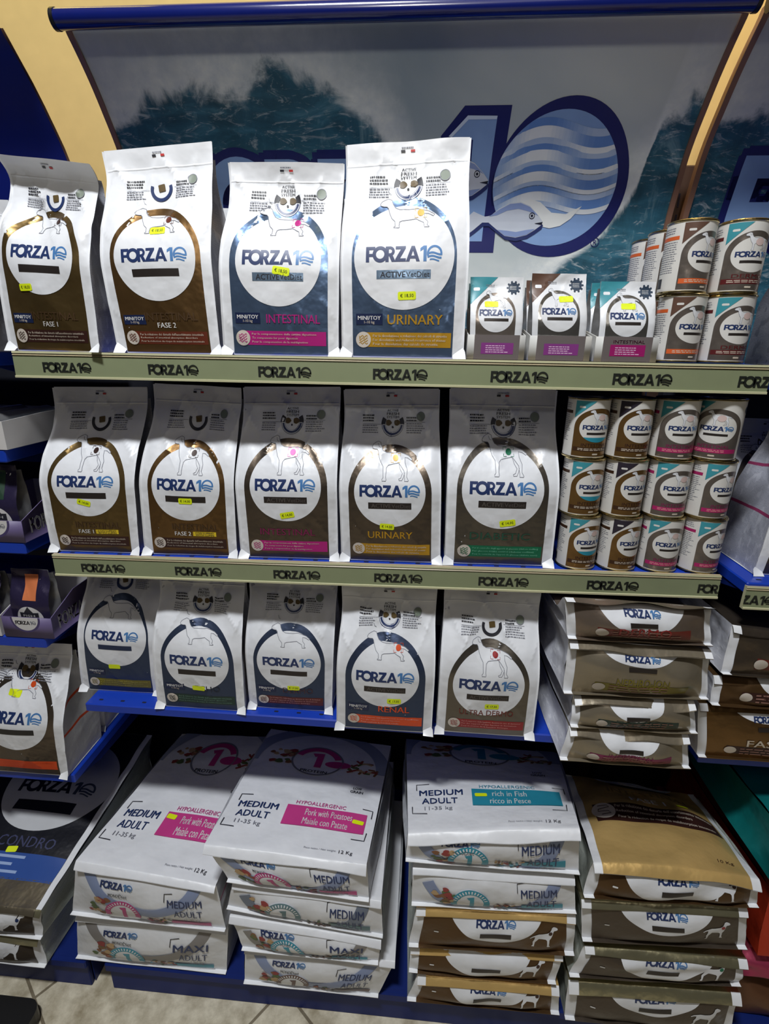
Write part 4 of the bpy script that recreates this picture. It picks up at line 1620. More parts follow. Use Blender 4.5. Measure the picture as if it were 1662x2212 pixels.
GR = []
for i in range(16):
    t = i / 15.0
    GR.append(mat('header_tone_%d' % i, tuple(a + (c - a) * t for a, c in zip((96, 134, 190), (222, 226, 224))), 0, .42))
GD = GR[::-1]
for k, y in enumerate((2.048, 2.010, 1.972, 1.934)):
    grad_band(y, .027, .0155, GR, 5)
    grad_band(y + .022, .012, .0155, [GR[9 - j] for j in range(10)], 6)
    grad_band(y - .006, .010, .0155, [GR[15 - j] for j in range(8)], 6)
art.add(tri_poly([(.972, 1.943), (.995, 1.952), (1.02, 1.946), (1.05, 1.925), (1.085, 1.922), (1.12, 1.938), (1.098, 1.912), (1.075, 1.897), (1.05, 1.892), (1.01, 1.90), (.985, 1.915)]), HB[3], 7)
art.add(tri_poly([(.968, 1.945), (.975, 1.944), (.982, 1.918), (.976, 1.912)]), NAVYH, 8)
FB = (mat('fish_print_silver', (196, 202, 210), 0, .4), mat('fish_print_blue', (132, 150, 190), 0, .4))
FD = mat('fish_print_shadow', (34, 46, 96), 0, .4)
FE = mat('fish_print_eye', (22, 26, 44), 0, .4)
fish_art(art, .842, 1.908, .193, 8, FB, FD, FE)
fish_art(art, .700, 1.990, .193, 8, FB, FD, FE)
art.add(s_ring(1.166, 1.862, .0105, .009, n=28), NAVYH, 3)
art.text('R', 1.166, 1.862, NAVYH, 3, h=.011)
header('curved header board with breaking wave picture and big blue number ten', 0.0, 1.33, wave_mat('sea_wave_print', 0, 1.33, WAVEP), art)

artr = big_brand(1.462)
header('second wave picture header at upper right showing the start of a blue letter F', 1.368, 2.6, wave_mat('sea_wave_print_right', 1.368, 1.232, [(0, .80), (.12, .84), (.3, .86), (.6, .9), (.8, .6), (1, .5)]), artr)
header('plain navy blue header board at upper left', -1.2, -.145, NAVYP, None, edges=False, tube=False)
# ------------------------------------------------------------------ top row of tall bags
def col(name, rgb):
    return mat(name, rgb, .15, .4)


MAG = col('magenta_print', (186, 36, 128)); MAGD = col('deep_magenta_print', (128, 34, 82)); GOLDP = col('gold_print', (188, 142, 36))
DKB = col('dark_brown_print', (58, 32, 28)); RUST = col('rust_brown_print', (104, 46, 30)); GRN = col('green_print', (18, 112, 78)); GRND = col('deep_green_print', (40, 84, 68))
OLV = col('olive_print', (126, 116, 30)); DGRN = col('dark_green_print', (34, 58, 52)); BRNR = col('brown_red_print', (96, 40, 34)); ORG = col('orange_print', (222, 80, 32))
RED = col('red_print', (150, 34, 36)); REDD = col('deep_red_print', (112, 44, 36)); TEAL = col('teal_print', (48, 150, 176)); BLK = col('black_name_print', (34, 36, 40))
SPOTB = col('dark_spot_print', (58, 40, 36))
BLACKG = foil('blue_silver_bar', (150, 176, 206), .3, .8)
LIN2 = mat('pink_line_print', (226, 168, 160), 0, .5); LIN3 = mat('gold_line_print', (236, 214, 150), 0, .5); LIN4 = mat('green_line_print', (120, 196, 164), 0, .5)
LIN5 = mat('olive_line_print', (196, 184, 84), 0, .5); LIN6 = mat('teal_line_print', (110, 150, 130), 0, .5)
URI = ['Per la dissoluzione e riduzione dei calcoli di struvite', 'For dissolution and reduced recurrence of stones', 'Pour la dissolution des calculs de struvite']
DIA = ['Per il controllo degli apporti di glucosio (diabete mellito)', 'For glucose intake control (diabetes mellitus)', "Pour le contr\u00f4le de l'apport de glucose (diab\u00e8te sucr\u00e9)"]
DER = ['Per il supporto della funzione dermica in caso di dermatosi', 'For the support of skin function in dermatosis', 'Pour le soutien de la fonction dermique']
REN = ['Per il supporto della funzione renale in caso di insufficienza', 'For the support of renal function', 'Pour soutenir la fonction r\u00e9nale']
INTL = STRIPES['intestinal']
S1 = 1.5868  # bag, can and sack coordinates below come from image pixels unprojected at assumed depths

sh = BagShape((-.018, .168), (-.003, .176, 1.921, 1.899), .012, S1, .115, ytop=.075, seed=11, curl=.030, waist=.05, dent=.022, bulge=.012, foot_dy=-.02, wr=.0028)
make_bag('bronze and white bag marked FASE 1 with twisted front, leftmost on the top row', sh,
         bag_art(sh.asp, PANEL['brown'], DKB, DKB, fase='FASE 1', mini=True, long=True, cv=.50, r=.355, ro=.41, spot=DKB, icon='u', bar=None, seed=1), (-.17, .33, .05, '\u20ac 18,50'))
sh = BagShape((.196, .386), (.178, .375, 1.924, 1.937), .018, S1, .11, ytop=.082, seed=12, waist=.035, dent=.010, skew=0, wr=.0018)
make_bag('bronze and white bag marked FASE 2 on the top row, second from the left', sh,
         bag_art(sh.asp, PANEL['bronze'], RUST, RUST, fase='FASE 2', mini=True, long=True, cv=.462, r=.372, ro=.43, spot=RUST, icon='u', bar=None, seed=2), (.03, .585, 0, '\u20ac 18,50'))
sh = BagShape((.395, .601), (.403, .604, 1.908, 1.905), .018, S1, .11, ytop=.088, seed=13, waist=.025, dent=.015, curl=.006)
make_bag('steel blue and white bag with magenta stripe marked INTESTINAL on the top row', sh,
         bag_art(sh.asp, PANEL['steel'], MAG, MAG, name='INTESTINAL', mini=True, long=True, cv=.487, r=.36, ro=.425, spot=MAG, bar_m=BLACKG, lines=INTL, seed=3), (.03, .43, -.15, '\u20ac 18,50'))
sh = BagShape((.611, .821), (.610, .817, 1.929, 1.939), .016, S1, .11, ytop=.080, seed=14, waist=.02, dent=.008)
make_bag('steel blue and white bag with gold stripe marked URINARY, tallest on the top row', sh,
         bag_art(sh.asp, PANEL['steel'], GOLDP, GOLDP, name='URINARY', mini=True, long=True, cv=.465, r=.395, ro=.455, spot=GOLDP, bar_m=BLACKG, lines=URI, seed=4), (.03, .29, .03, '\u20ac 18,50'))
# bags standing behind the front ones, only their sides and tops show
for x0, x1, lab, pan, sd in ((.008, .196, 'pale bag standing behind the twisted FASE 1 bag', 'brown', 61), (.205, .40, 'pale bag standing behind the FASE 2 bag', 'bronze', 62), (.425, .625, 'pale bag half hidden behind the INTESTINAL and URINARY bags', 'steel', 63)):
    sh = BagShape((x0, x1), (x0 + .01, x1 - .005, 1.872 if sd != 63 else 1.89, 1.868 if sd != 63 else 1.885), .165, S1, .11, ytop=.23, seed=sd)
    make_bag(lab, sh, bag_art(sh.asp, PANEL[pan], DKB, DKB, mini=True, long=True, seed=sd), None)

# ------------------------------------------------------------------ second row
def z2(x):
    return 1.1809 + .0158 * x


def row2(x, top, yf, label, art_kw, stick, seed, **kw):
    sh = BagShape(x, top, yf, z2((x[0] + x[1]) / 2) + .0012, .11, ytop=.104, seed=seed, tz=.0158, **kw)
    return make_bag(label, sh, bag_art(sh.asp, **art_kw), stick)


row2((-.014, .176), (-.008, .193, 1.515, 1.519), .024, 'olive bronze and white bag marked FASE 1 with yellow flash, leftmost on the second row',
     dict(panel=PANEL['brown'], accent=DKB, stripe=DKB, fase='FASE 1', cv=.455, r=.365, ro=.425, spot=SPOTB, icon='k', bar=None, yellow=True, seed=5), (-.03, .335, -.25, '\u20ac 14,00'), 21, waist=.03)
row2((.191, .385), (.209, .390, 1.527, 1.522), .024, 'bronze and white bag marked FASE 2 with yellow flash, second on the second row',
     dict(panel=PANEL['bronze'], accent=RUST, stripe=DKB, fase='FASE 2', cv=.442, r=.365, ro=.425, spot=SPOTB, icon='k', bar=None, yellow=True, seed=6), (.0, .355, 0, '\u20ac 14,00'), 22, waist=.03)
row2((.397, .595), (.395, .590, 1.524, 1.528), .024, 'dark taupe and white bag with magenta stripe marked INTESTINAL on the second row',
     dict(panel=PANEL['taupe'], accent=MAGD, stripe=MAG, name='INTESTINAL', cv=.455, r=.355, ro=.425, spot=MAG, lines=INTL, seed=7), (.01, .285, .18, '\u20ac 14,00'), 23)
row2((.605, .801), (.600, .786, 1.524, 1.529), .024, 'dark taupe and white bag with gold stripe marked URINARY on the second row',
     dict(panel=PANEL['taupe'], accent=GOLDP, stripe=GOLDP, name='URINARY', cv=.437, r=.355, ro=.42, spot=GOLDP, lines=URI, seed=8), (-.03, .23, -.04, '\u20ac 14,00'), 24, dent=.012)
row2((.812, 1.019), (.808, 1.011, 1.531, 1.532), .024, 'grey and white bag with green stripe marked DIABETIC beside the second row of cans',
     dict(panel=PANEL['grey'], accent=GRND, stripe=GRN, name='DIABETIC', cv=.462, r=.37, ro=.425, spot=GRN, lines=DIA, seed=9, linecol=LIN4), (.06, .27, .16, '\u20ac 14,00'), 25)

# ------------------------------------------------------------------ third row
S3 = .8122


def row3(x, top, yf, label, kw_art, stick, seed, zt=1.132, **kw):
    sh = BagShape(x, (top[0], top[1], zt, zt), yf, S3, .10, ytop=yf + .055, seed=seed, **kw)
    return make_bag(label, sh, bag_art(sh.asp, **kw_art), stick)


row3((-.03, .160), (-.002, .172), .052, 'navy and white bag with olive stripe, leftmost and furthest back on the third row',
     dict(panel=PANEL['navy'], accent=OLV, stripe=OLV, cv=.475, r=.395, ro=.46, long=True, mini=True, bar=None, bar_m=mat('navy_bar', (40, 52, 84), .2, .4), spot=None, seed=10, linecol=LIN5, icon='u', iconcy=.84), (-.03, .235, 0, None), 31)
row3((.179, .380), (.191, .382), .012, 'navy and white bag with dark green stripe, second on the third row',
     dict(panel=PANEL['navy'], accent=BLK, stripe=DGRN, name='ECHO', name_col=mat('deep_echo_print', (36, 44, 62), .1, .5), cv=.405, r=.365, ro=.425, long=True, mini=True, bar=None, seed=11, linecol=LIN6, iconcy=.78), (.0, .19, 0, None), 32)
row3((.388, .575), (.388, .584), .03, 'navy and white bag with brown red stripe marked DERMO on the third row',
     dict(panel=PANEL['navy'], accent=BRNR, stripe=BRNR, name='DERMO', name_col=mat('deep_dermo_print', (74, 50, 58), .1, .5), cv=.40, r=.37, ro=.435, long=True, mini=True, bar=None, seed=12, lines=DER, linecol=LIN2, iconcy=.78), (.05, .20, .05, '\u20ac 17,50'), 33)
row3((.597, .800), (.603, .799), -.016, 'navy and white bag with orange stripe marked RENAL at the front of the third row',
     dict(panel=PANEL['navy'], accent=ORG, stripe=ORG, name='RENAL', cv=.43, r=.35, ro=.415, long=True, mini=True, spot=ORG, seed=13, lines=REN, linecol=LIN2, iconcy=.79), (.10, .26, .0, '\u20ac 17,50'), 34)
row3((.813, 1.016), (.817, 1.011), -.008, 'grey brown and white bag with red stripe marked ULTRA DERMO beside the flat stack',
     dict(panel=PANEL['grey'], accent=REDD, stripe=RED, name='ULTRA DERMO', cv=.40, r=.365, ro=.43, spot=RED, seed=14, lines=DER, linecol=LIN2, icon='k', iconcy=.76), (.05, .245, .0, '\u20ac 17,50'), 35)

# ------------------------------------------------------------------ four bags lying flat on the third shelf
GREYB = WHITE
PALG = gusset_mat('gusset_flat_stack', (220, 222, 230), (160, 162, 178))


def flat(label, bl, br, tl, tr, y, art_kw, seed, **kw):
    kw.setdefault('length', .34)
    sh = SackShape(bl, br, tl, tr, y, y + .004, seed=seed, bulge=.022, crown=.004, flap=.020, flap_wave=.007, wr=.004, **kw)
    return make_sack(label, sh, WHITE, vet_base_art(sh.asp, **art_kw), art_kw['panel'], None, art_kw['panel'], PALG, fin_m=art_kw['panel'], ends=True, name='flat_pet_food_bag', cat='pet food bag')


G = foil('silver_taupe_flat_foil', (146, 136, 118), .3, .55); T = foil('umber_flat_foil', (124, 110, 98), .3, .55)
flat('lowest of the four bags lying flat on the third shelf, dark magenta stripe', (1.062, S3 + .001), (1.317, S3 + .001), (1.073, .888), (1.302, .890), -.06,
     dict(panel=G, dog=False, name='INTESTINAL', ncol=MAGD, stripe=MAGD, discw=.27, logo=False, seed=1), 41)
flat('second lowest of the flat lying bags, dark green ECHO lettering', (1.073, .895), (1.314, .898), (1.073, .962), (1.298, .967), -.06,
     dict(panel=G, dog=False, name='ECHO', ncol=DGRN, stripe=DGRN, discw=.25, logo=False, seed=2), 42)
flat('third flat lying bag from below, thick with olive name and stripe', (1.050, .972), (1.318, .978), (1.048, 1.086), (1.306, 1.080), -.06,
     dict(panel=G, dog=False, name='NEPHRO-ION', ncol=OLV, stripe=OLV, discw=.33, tall=True, seed=3), 43)
flat('topmost of the flat lying bags, red DERMO lettering under the green rail', (1.043, 1.094), (1.302, 1.094), (1.030, 1.172), (1.290, 1.166), -.060,
     dict(panel=T, dog=False, name='DERMO', ncol=RED, stripe=REDD, discw=.31, seed=4), 44, droop=-.004, length=.33, dip=.038)

# ------------------------------------------------------------------ sacks on the bottom deck
AGREY = mat('arc_blue_grey_print', (136, 150, 186), 0, .4)
AGREY2 = mat('arc_warm_grey_print', (134, 130, 128), 0, .4)
ADARK = mat('arc_slate_print', (112, 122, 140), 0, .4)
PINKP = mat('pink_print', (196, 62, 134), 0, .45)
SIDEW = gusset_mat('gusset_white_sack', (206, 208, 214), (150, 154, 166), 120, ((190, 50, 120), (.6,)))
SIDEP = gusset_mat('gusset_plain_sack', (204, 208, 212), (150, 154, 166), 140)
SIDED = gusset_mat('gusset_dark_sack', (178, 184, 176), (130, 136, 130), 60)


def mono(label, bl, br, tl, tr, y, colr, size, arc, seed, top=None, logo=True, gm=None, stick=None, backs=None, **kw):
    sh = SackShape(bl, br, tl, tr, y, y, seed=seed, backs=backs, **kw)
    ta = top_mono_art(sh.tasp, *top) if top else None
    return make_sack(label, sh, WHITE, mono_art(sh.asp, colr, size, arc, seed=seed, logo=logo), WHITE, ta, None, gm or SIDEP, stick)


PORK = ('Pork with Potatoes', 'Maiale con Patate')
FISH = ('rich in Fish', 'ricco in Pesce')
mono('white MAXI ADULT sack with teal print, bottom of the left white stack', (-.070, .112), (.321, .112), (-.046, .262), (.337, .270), -.092, TEAL, 'MAXI', AGREY2, 51, length=.5, back_rise=-.035, bulge=.02)
mono('white sack with pink pork band on top, resting on the left white stack', (-.044, .290), (.337, .282), (-.004, .462), (.325, .424), -.104, PINKP, 'MEDIUM', AGREY, 52, top=(PINKP, PORK), stick=(-.055, .40, .075, -.1),
     backs=((.012, .385, .39), (.345, .39, .40)), bulge=.02, flap=.016, gm=SIDEW, drop_b=-.035)
mono('white MEDIUM sack at the very bottom of the central white stack', (.372, .113), (.704, .112), (.382, .236), (.742, .236), -.108, mat('brown_ring_print', (110, 86, 80), 0, .5), 'MEDIUM', AGREY, 53, length=.46, back_rise=-.02)
mono('white MAXI ADULT sack, second from the bottom of the central white stack', (.380, .248), (.703, .246), (.357, .350), (.709, .316), -.118, TEAL, 'MAXI', AGREY2, 54, length=.46, back_rise=-.04, drop_b=-.02)
mono('white MEDIUM ADULT sack with teal print, third from bottom of the central stack', (.352, .372), (.712, .326), (.370, .452), (.707, .434), -.112, mat('deep_teal_print', (96, 130, 138), 0, .5), 'MEDIUM', ADARK, 55, length=.46, back_rise=-.06, drop_b=-.04, logo=False)
mono('white sack with pink pork and potatoes band on top of the central stack', (.362, .466), (.680, .446), (.318, .566), (.674, .548), -.118, PINKP, 'MEDIUM', AGREY, 56, top=(PINKP, PORK), stick=(.39, .35, .075, -.1),
     backs=((.330, .33, .485), (.700, .31, .470)), gm=SIDEW, drop_b=-.06, flap=.018, droop=.014, flap_wave=.006)


def vet(label, bl, br, tl, tr, y, art_kw, seed, top_m, top_art=None, stick=None, gm=None, backs=None, cls=None, flap_m=None, **kw):
    sh = SackShape(bl, br, tl, tr, y, y, seed=seed, backs=backs, wr=kw.pop('wr', .004), **kw)
    return make_sack(label, sh, WHITE, vet_base_art(sh.asp, **art_kw), top_m, top_art(sh.tasp) if top_art else None, flap_m or top_m, gm or SIDED, stick, fin_m=cls or art_kw['panel'], ends=True)


BR = foil('dark_bronze_sack_foil', (92, 68, 42), .42, .6)
GD_ = PANEL['gold']; TG = foil('dark_taupe_sack_foil', (88, 78, 68), .42, .6)
SIL2 = foil('pale_gold_seam_foil', (190, 184, 150), .3, .85)
vet('dark bronze sack at the bottom of the stack under the fish sack', (.774, .112), (1.132, .118), (.796, .198), (1.122, .206), -.108, dict(panel=BR, spot=DKB, seed=1), 71, GD_, length=.46, back_rise=-.03, flap=.016, droop=.016)
vet('dark bronze sack, second from the bottom under the fish sack', (.775, .214), (1.112, .222), (.777, .290), (1.118, .312), -.108, dict(panel=BR, spot=DKB, logo=False, seed=2), 72, GD_, length=.46, back_rise=-.06, drop_b=-.03, flap=.010)
vet('dark bronze sack directly below the two white fish sacks', (.772, .306), (1.138, .330), (.785, .422), (1.128, .444), -.112, dict(panel=BR, spot=DKB, seed=3), 73, GD_, length=.46, back_rise=-.09, drop_b=-.06, flap=.012)
mono('white MEDIUM ADULT sack with teal print between bronze and fish sacks', (.774, .438), (1.126, .458), (.773, .543), (1.112, .554), -.112, TEAL, 'MEDIUM', AGREY, 57, length=.44, back_rise=-.11, drop_b=-.09, logo=False)
mono('white fish sack with teal band, top of the stack beside the bronze stack', (.757, .566), (1.118, .572), (.760, .640), (1.104, .690), -.112, TEAL, 'MEDIUM', AGREY, 58, top=(TEAL, FISH), stick=(-.045, .36, .075, .05),
     backs=((.745, .28, .525), (1.178, .29, .505)), drop_b=-.11, flap=.022, flap_wave=.009, droop=.018, crown=.006)


def fase_top(asp):
    A = Art()
    A.add(s_rect(-.45, -.2, .44, asp), GD_, 0)
    A.add(s_rect(-.40, .36, .42, .57), DKB, 1)
    for k, t in enumerate(STRIPES['fase']):
        A.text(t, -.26, .53 - .062 * k, LINEW, 2, w=min(.66, .0115 * len(t)), h=.036, align='l', bold=.01)
    A.add(s_disc(-.34, .48, .075, .095, 32), PALE, 3)
    z = [(-.37, .54), (-.31, .54), (-.30, .515), (-.37, .50), (-.375, .475), (-.31, .465), (-.30, .44), (-.36, .43)]
    A.add(s_line(z, .008), DKB, 4)
    A.text('FASE 1', .0, .655, WPRINT, 3, w=.25, h=.07, bold=.02)
    A.text('INTESTINAL', .05, .80, mat('faint_gold_name_print', (176, 146, 92), .3, .4), 2, w=.6, h=.08, bold=.01)
    A.add(s_disc(.02, 1.30, .36, .36, 64), WHITE, 2)
    A.add(s_rect(-.2, .90, .25, .96), BARK, 3)
    A.text('10 Kg', .33, .09, DKB, 2, w=.1, h=.035)
    return A


vet('dark taupe sack at the bottom of the right bronze stack', (1.145, .112), (1.52, .116), (1.139, .236), (1.512, .250), -.112, dict(panel=TG, spot=None, seed=4), 74, SIL2, length=.46, back_rise=-.04, flap=.018, droop=.022, crown=.008, cls=None)
vet('dark taupe sack with green dog spot, second from bottom of the right stack', (1.136, .262), (1.500, .286), (1.158, .356), (1.500, .360), -.114, dict(panel=TG, spot=GRN, seed=5), 75, SIL2, length=.44, back_rise=-.08, drop_b=-.04, flap=.014, cls=None)
vet('dark taupe sack with red dog spot under the open bronze sack', (1.149, .380), (1.487, .402), (1.133, .494), (1.467, .510), -.114, dict(panel=TG, spot=RED, seed=6), 76, SIL2, length=.42, back_rise=-.12, drop_b=-.08, flap=.012, cls=None)
vet('large bronze sack marked FASE 1 on top of the right stack', (1.134, .512), (1.480, .528), (1.142, .604), (1.470, .596), -.116, dict(panel=BR, spot=DKB, discw=.34, seed=7), 77, WHITE, fase_top, (.24, .65, .075, -.1),
    backs=((1.196, .25, .470), (1.535, .22, .455)), drop_b=-.08, flap=.018, crown=.042, flap_m=WHITE, droop=.014, flap_wave=.006, wr=.007)


def condro_top(asp):
    A = Art()
    bk = PANEL['black']
    A.add(s_rect(-.5, -.2, .46, asp), bk, 0)
    A.add(s_rect(-.5, -.2, .46, .15), foil('pewter_foil', (150, 140, 120), .3, .8), 1)
    bl = mat('royal_blue_band', (44, 78, 150), 0, .4)
    A.add(s_rect(-.5, .14, .46, .30), bl, 1)
    ln = mat('pale_blue_line_print', (150, 172, 214), 0, .5)
    for k, w in enumerate((.34, .30, .34)):
        A.add(s_rect(-.40, .265 - .045 * k, -.40 + w * 1.7, .282 - .045 * k), ln, 2)
    A.text('CONDRO', .12, .37, mat('condro_print', (62, 66, 100), 0, .5), 2, w=.42, h=.07, bold=.005)
    A.add(s_disc(.08, .82, .39, .38, 64), mat('grey_white_print', (196, 198, 202), 0, .45), 1)
    A.logo(.08, .78, .56, 2, mat('deep_navy_print', (22, 26, 40), 0, .4), mat('slate_print', (60, 72, 90), 0, .4))
    A.add(s_rect(-.14, .58, .30, .66), bk, 2)
    return A


sh = SackShape((-.53, .112), (-.134, .112), (-.50, .205), (-.137, .205), -.118, -.118, seed=81, length=.5, wr=.003)
make_sack('dark sack with white dog shape at the bottom left corner on the deck', sh, WHITE, vet_base_art(sh.asp, TG, spot=None, logo=False, discw=.36), TG, None, SIL2, SIDED)
sh = SackShape((-.49, .216), (-.124, .215), (-.46, .300), (-.110, .306), -.118, -.118, seed=82, wr=.003, backs=((-.50, .36, .40), (-.075, .36, .40)), flap=.012, crown=.02)
make_sack('dark sack marked CONDRO with blue band, top of the lower left stack', sh, WHITE, vet_base_art(sh.asp, TG, spot=NAVY, logo=False, discw=.36), WHITE, condro_top(sh.tasp), SIL2, SIDED, (.05, .315, .075, .1))

# coloured foil sacks at the lower right edge
for lab, rgb, x0, z0, z1, sd, y in (('brown foil sack at the bottom right corner on the blue deck', (104, 70, 48), 1.535, .112, .228, 91, -.07),
                                    ('pink foil sack in the right edge pile between red and brown', (168, 62, 92), 1.530, .246, .308, 92, -.075),
                                    ('orange red foil sack in the right edge pile under the teal one', (186, 58, 34), 1.550, .324, .482, 93, -.08),
                                    ('teal foil sack on top of the pile at the right edge', (20, 132, 132), 1.534, .535, .65, 94, -.075)):
    fm = foil('sack_foil_' + lab.split()[0], rgb, .38, .45)
    sh = SackShape((x0, z0), (x0 + .36, z0), (x0 + .012, z1), (x0 + .348, z1), y, y + .03, seed=sd, length=.46, bulge=.03, crown=.012, flap=.008, wr=.006, back_rise=-.02)
    make_sack(lab, sh, fm, None, fm, None, fm, fm, None, fin=0)
# ------------------------------------------------------------------ cans
MAGS = col('magenta_can_stripe', (176, 40, 104)); BRS = col('brown_can_stripe', (66, 42, 26)); ORS = col('orange_can_stripe', (226, 104, 52)); DRS = col('dark_red_can_stripe', (96, 34, 36))
CT = mat('teal_corner_print', (62, 146, 160), 0, .4); CB = mat('brown_corner_print', (96, 70, 58), 0, .4); CD = mat('dark_corner_print', (46, 40, 52), 0, .4)
a_teal = lambda: can_art('brown', BRS, CT, 'INTESTINAL', DKB, True, 1)
a_dark = lambda: can_art('brown', BRS, CD, 'INTESTINAL', DKB, False, 2)
a_mag = lambda: can_art('grey', MAGS, CT, 'INTESTINAL', MAGD, False, 3)
a_org = lambda: can_art('grey', ORS, CB, None, None, False, 4)
a_der = lambda: can_art('grey', DRS, CT, 'DERMO', DRS, False, 5)
ARTS = {'t': a_teal(), 'd': a_dark(), 'm': a_mag(), 'o': a_org(), 'r': a_der()}
rows_w = ('bottom', 'middle', 'top')
cols_w = {0: ('bronze can with teal corner', 't'), 1: ('bronze can with dark corner', 'd'), 2: ('grey can with magenta stripe', 'm'), 3: ('grey can with magenta stripe', 'm')}
posx = [(1.071, 1.0635, 1.0575), (1.148, 1.1405, 1.1345), (1.226, 1.220, 1.213), (1.3025, 1.2965, 1.290)]
rot = [(.42, .36, .30), (.50, .44, .30), (.18, .20, .10), (.56, .48, -.55)]
where = ('in the column beside the DIABETIC bag', 'in the second column from the DIABETIC bag', 'in the third column from the DIABETIC bag', 'in the last column at the shelf end')
H = .1092
for c in range(4):
    for r in range(3):
        nm, k = cols_w[c]
        make_can('%s, %s of three %s' % (nm, rows_w[r], where[c]), posx[c][r], .045, z2(posx[c][r]) + .0008 + r * H, rot[c][r], k, ARTS[k], 'cans stacked on the second row')
for d in range(3):
    place = ('in front', 'in the middle', 'at the back')[d]
    y = .048 + d * .0765
    make_can('grey orange-striped can, upper one %s of the top row left can line' % place, 1.184, y, S1 + .0006 + H, .50, 'o', ARTS['o'], 'cans on the top row')
    make_can('grey orange-striped can, lower one %s of the top row left can line' % place, 1.190, y, S1 + .0006, .38, 'o', ARTS['o'], 'cans on the top row')
make_can('dark red striped DERMO can, upper one at the right end of the top row', 1.2655, .048, S1 + .0006 + H, .12, 'r', ARTS['r'], 'cans on the top row')
make_can('dark red striped DERMO can, lower one at the right end of the top row', 1.2680, .048, S1 + .0006, .22, 'r', ARTS['r'], 'cans on the top row')

# ------------------------------------------------------------------ pouches in trays on the top row
TRW = mat('tray_cardboard_white', (206, 206, 204), 0, .5); TRG = mat('tray_grey_print', (112, 104, 104), .1, .45); PURP = col('purple_print', (140, 62, 140)); FUCH = col('fuchsia_print', (168, 30, 112))


def tray_art(asp, stripe, name=None):
    A = Art()
    A.add(s_rect(-.38, 0.0, .40, asp), TRG, 0)
    A.add(s_rect(-.26, asp * .22, .30, asp * .68), stripe, 1)
    A.fine(-.18, asp * .54, .42, 4, asp * .085, mat('tray_text_print', (226, 190, 222), 0, .5), 2, 3, .4)
    if name:
        A.text(name, 0.03, asp * .80, MAGD, 1, w=.5, h=.05, bold=.01)
    return A


SILP = foil('pouch_silver', (176, 174, 170), .22, .9)
for i, (x0, x1, stripe, lab, nm) in enumerate(((.828, .926, PURP, 'cardboard tray with purple panel beside the URINARY bag', None), (.933, 1.036, PURP, 'middle cardboard tray with purple panel on the top row', None), (1.043, 1.146, FUCH, 'cardboard tray with fuchsia panel beside the top row cans', 'INTESTINAL'))):
    w = x1 - x0
    make_tray(lab, x0, x1, .008, .155, S1 + .0006, .040, .052, TRW, tray_art(.040 / w, stripe, nm), None, TRW)
PZ = S1 + .0032
specs = ((.834, .920, .827, .921, 1.7215, 'silver pouch with dark teal corner in the left tray, front one', CT, 0, (-.10, .66, 0)), (.940, 1.029, .930, 1.025, 1.7275, 'silver pouch with brown corner in the middle tray, front one', CB, 1, (.12, .70, .05)),
         (1.050, 1.139, 1.046, 1.140, 1.716, 'silver pouch with teal corner in the right tray, front one', CT, 2, (.0, .68, 0)))
for a, b2, c, d, zt, lab, cor, i, st in specs:
    sh = BagShape((a, b2), (c + .002, d - .002, zt, zt), .018, PZ, .040, ytop=.040, seed=101 + i, bulge=.006, waist=.0, dent=.002, wr=.0012)
    make_pouch(lab, sh, pouch_art(sh.asp, SILP if i else CANB['grey'], cor, None), st)
    sh = BagShape((a + .001, b2 - .001), (c + .004, d + (.006 if i == 2 else -.003), zt + (.004 if i == 2 else -.004), zt + (.006 if i == 2 else -.006)), .078, PZ, .040, ytop=.098, seed=111 + i, bulge=.005, waist=.0, dent=.002)
    make_pouch(lab.replace('front one', 'rear one'), sh, pouch_art(sh.asp, SILP, cor, None), None)

# ------------------------------------------------------------------ left shelving unit
for z, lab in ((1.400, 'blue shelf at the left edge under the white box'), (1.2045, 'blue shelf at the left edge under the upper purple tray'), (.978, 'blue shelf at the left edge under the lower purple tray'), (.597, 'blue shelf at the left edge under the orange striped bag'), (1.584, 'blue shelf at the left edge under the partly seen pale bag')):
    shelf(lab, -1.2, -.06, z, .44 if z > .7 else .48, lip=.026)
LBP = PANEL['steel']
sh = BagShape((-.235, -.036), (-.225, -.012, 1.856, 1.848), .018, 1.5848, .115, ytop=.08, seed=120)
make_bag('pale bag with light blue panel cut by the left photo edge on the top row', sh, bag_art(sh.asp, mat('pale_blue_foil_print', (150, 180, 208), .4, .35), TEAL, TEAL, mini=True, long=True, seed=20), None)
BOXW = mat('white_cardboard', (206, 204, 204), 0, .55); CLEAR = mat('clear_plastic_film', (150, 150, 150), .3, .15); DARKP = mat('dark_plum_print', (50, 44, 72), .1, .4)
PUR = mat('purple_cardboard', (104, 92, 134), 0, .5)
make_tray('open white cardboard box on the uppermost visible left shelf', -.40, -.052, .003, .22, 1.4008, .055, .060, BOXW, None, None, BOXW)
for i, x in enumerate((-.365, -.300, -.235, -.170, -.105)):
    root = empty('wrapped_snack_roll', (x, .1, 1.404), 'clear wrapped roll in the white box, %s' % ('at its right end', 'next to the right end', 'in the middle', 'left of the middle', 'at its left end')[4 - i], 'snack roll', 'rolls in the white box')
    mb = MB(); mb.tube((x, .02, 1.436), (x, .20, 1.436), .030, CLEAR if i % 2 else SILVER, 24); mb.build('wrapper', root)
    mb = MB(); mb.tube((x, .012, 1.436), (x, .02, 1.436), .012, CLEAR, 12); mb.tube((x, .006, 1.436), (x, .012, 1.436), .02, CLEAR, 12); mb.build('twisted_end', root)


def tray_front(asp):
    A = Art()
    A.add(s_disc(-.02, asp * .95, .30, n=48), mat('deep_purple_print', (70, 60, 104), 0, .5), 0)
    A.add(s_disc(-.02, asp * .95, .26, n=48), BOXW, 1)
    A.logo(-.02, asp * .74, .42, 2, INKD, INK)
    return A


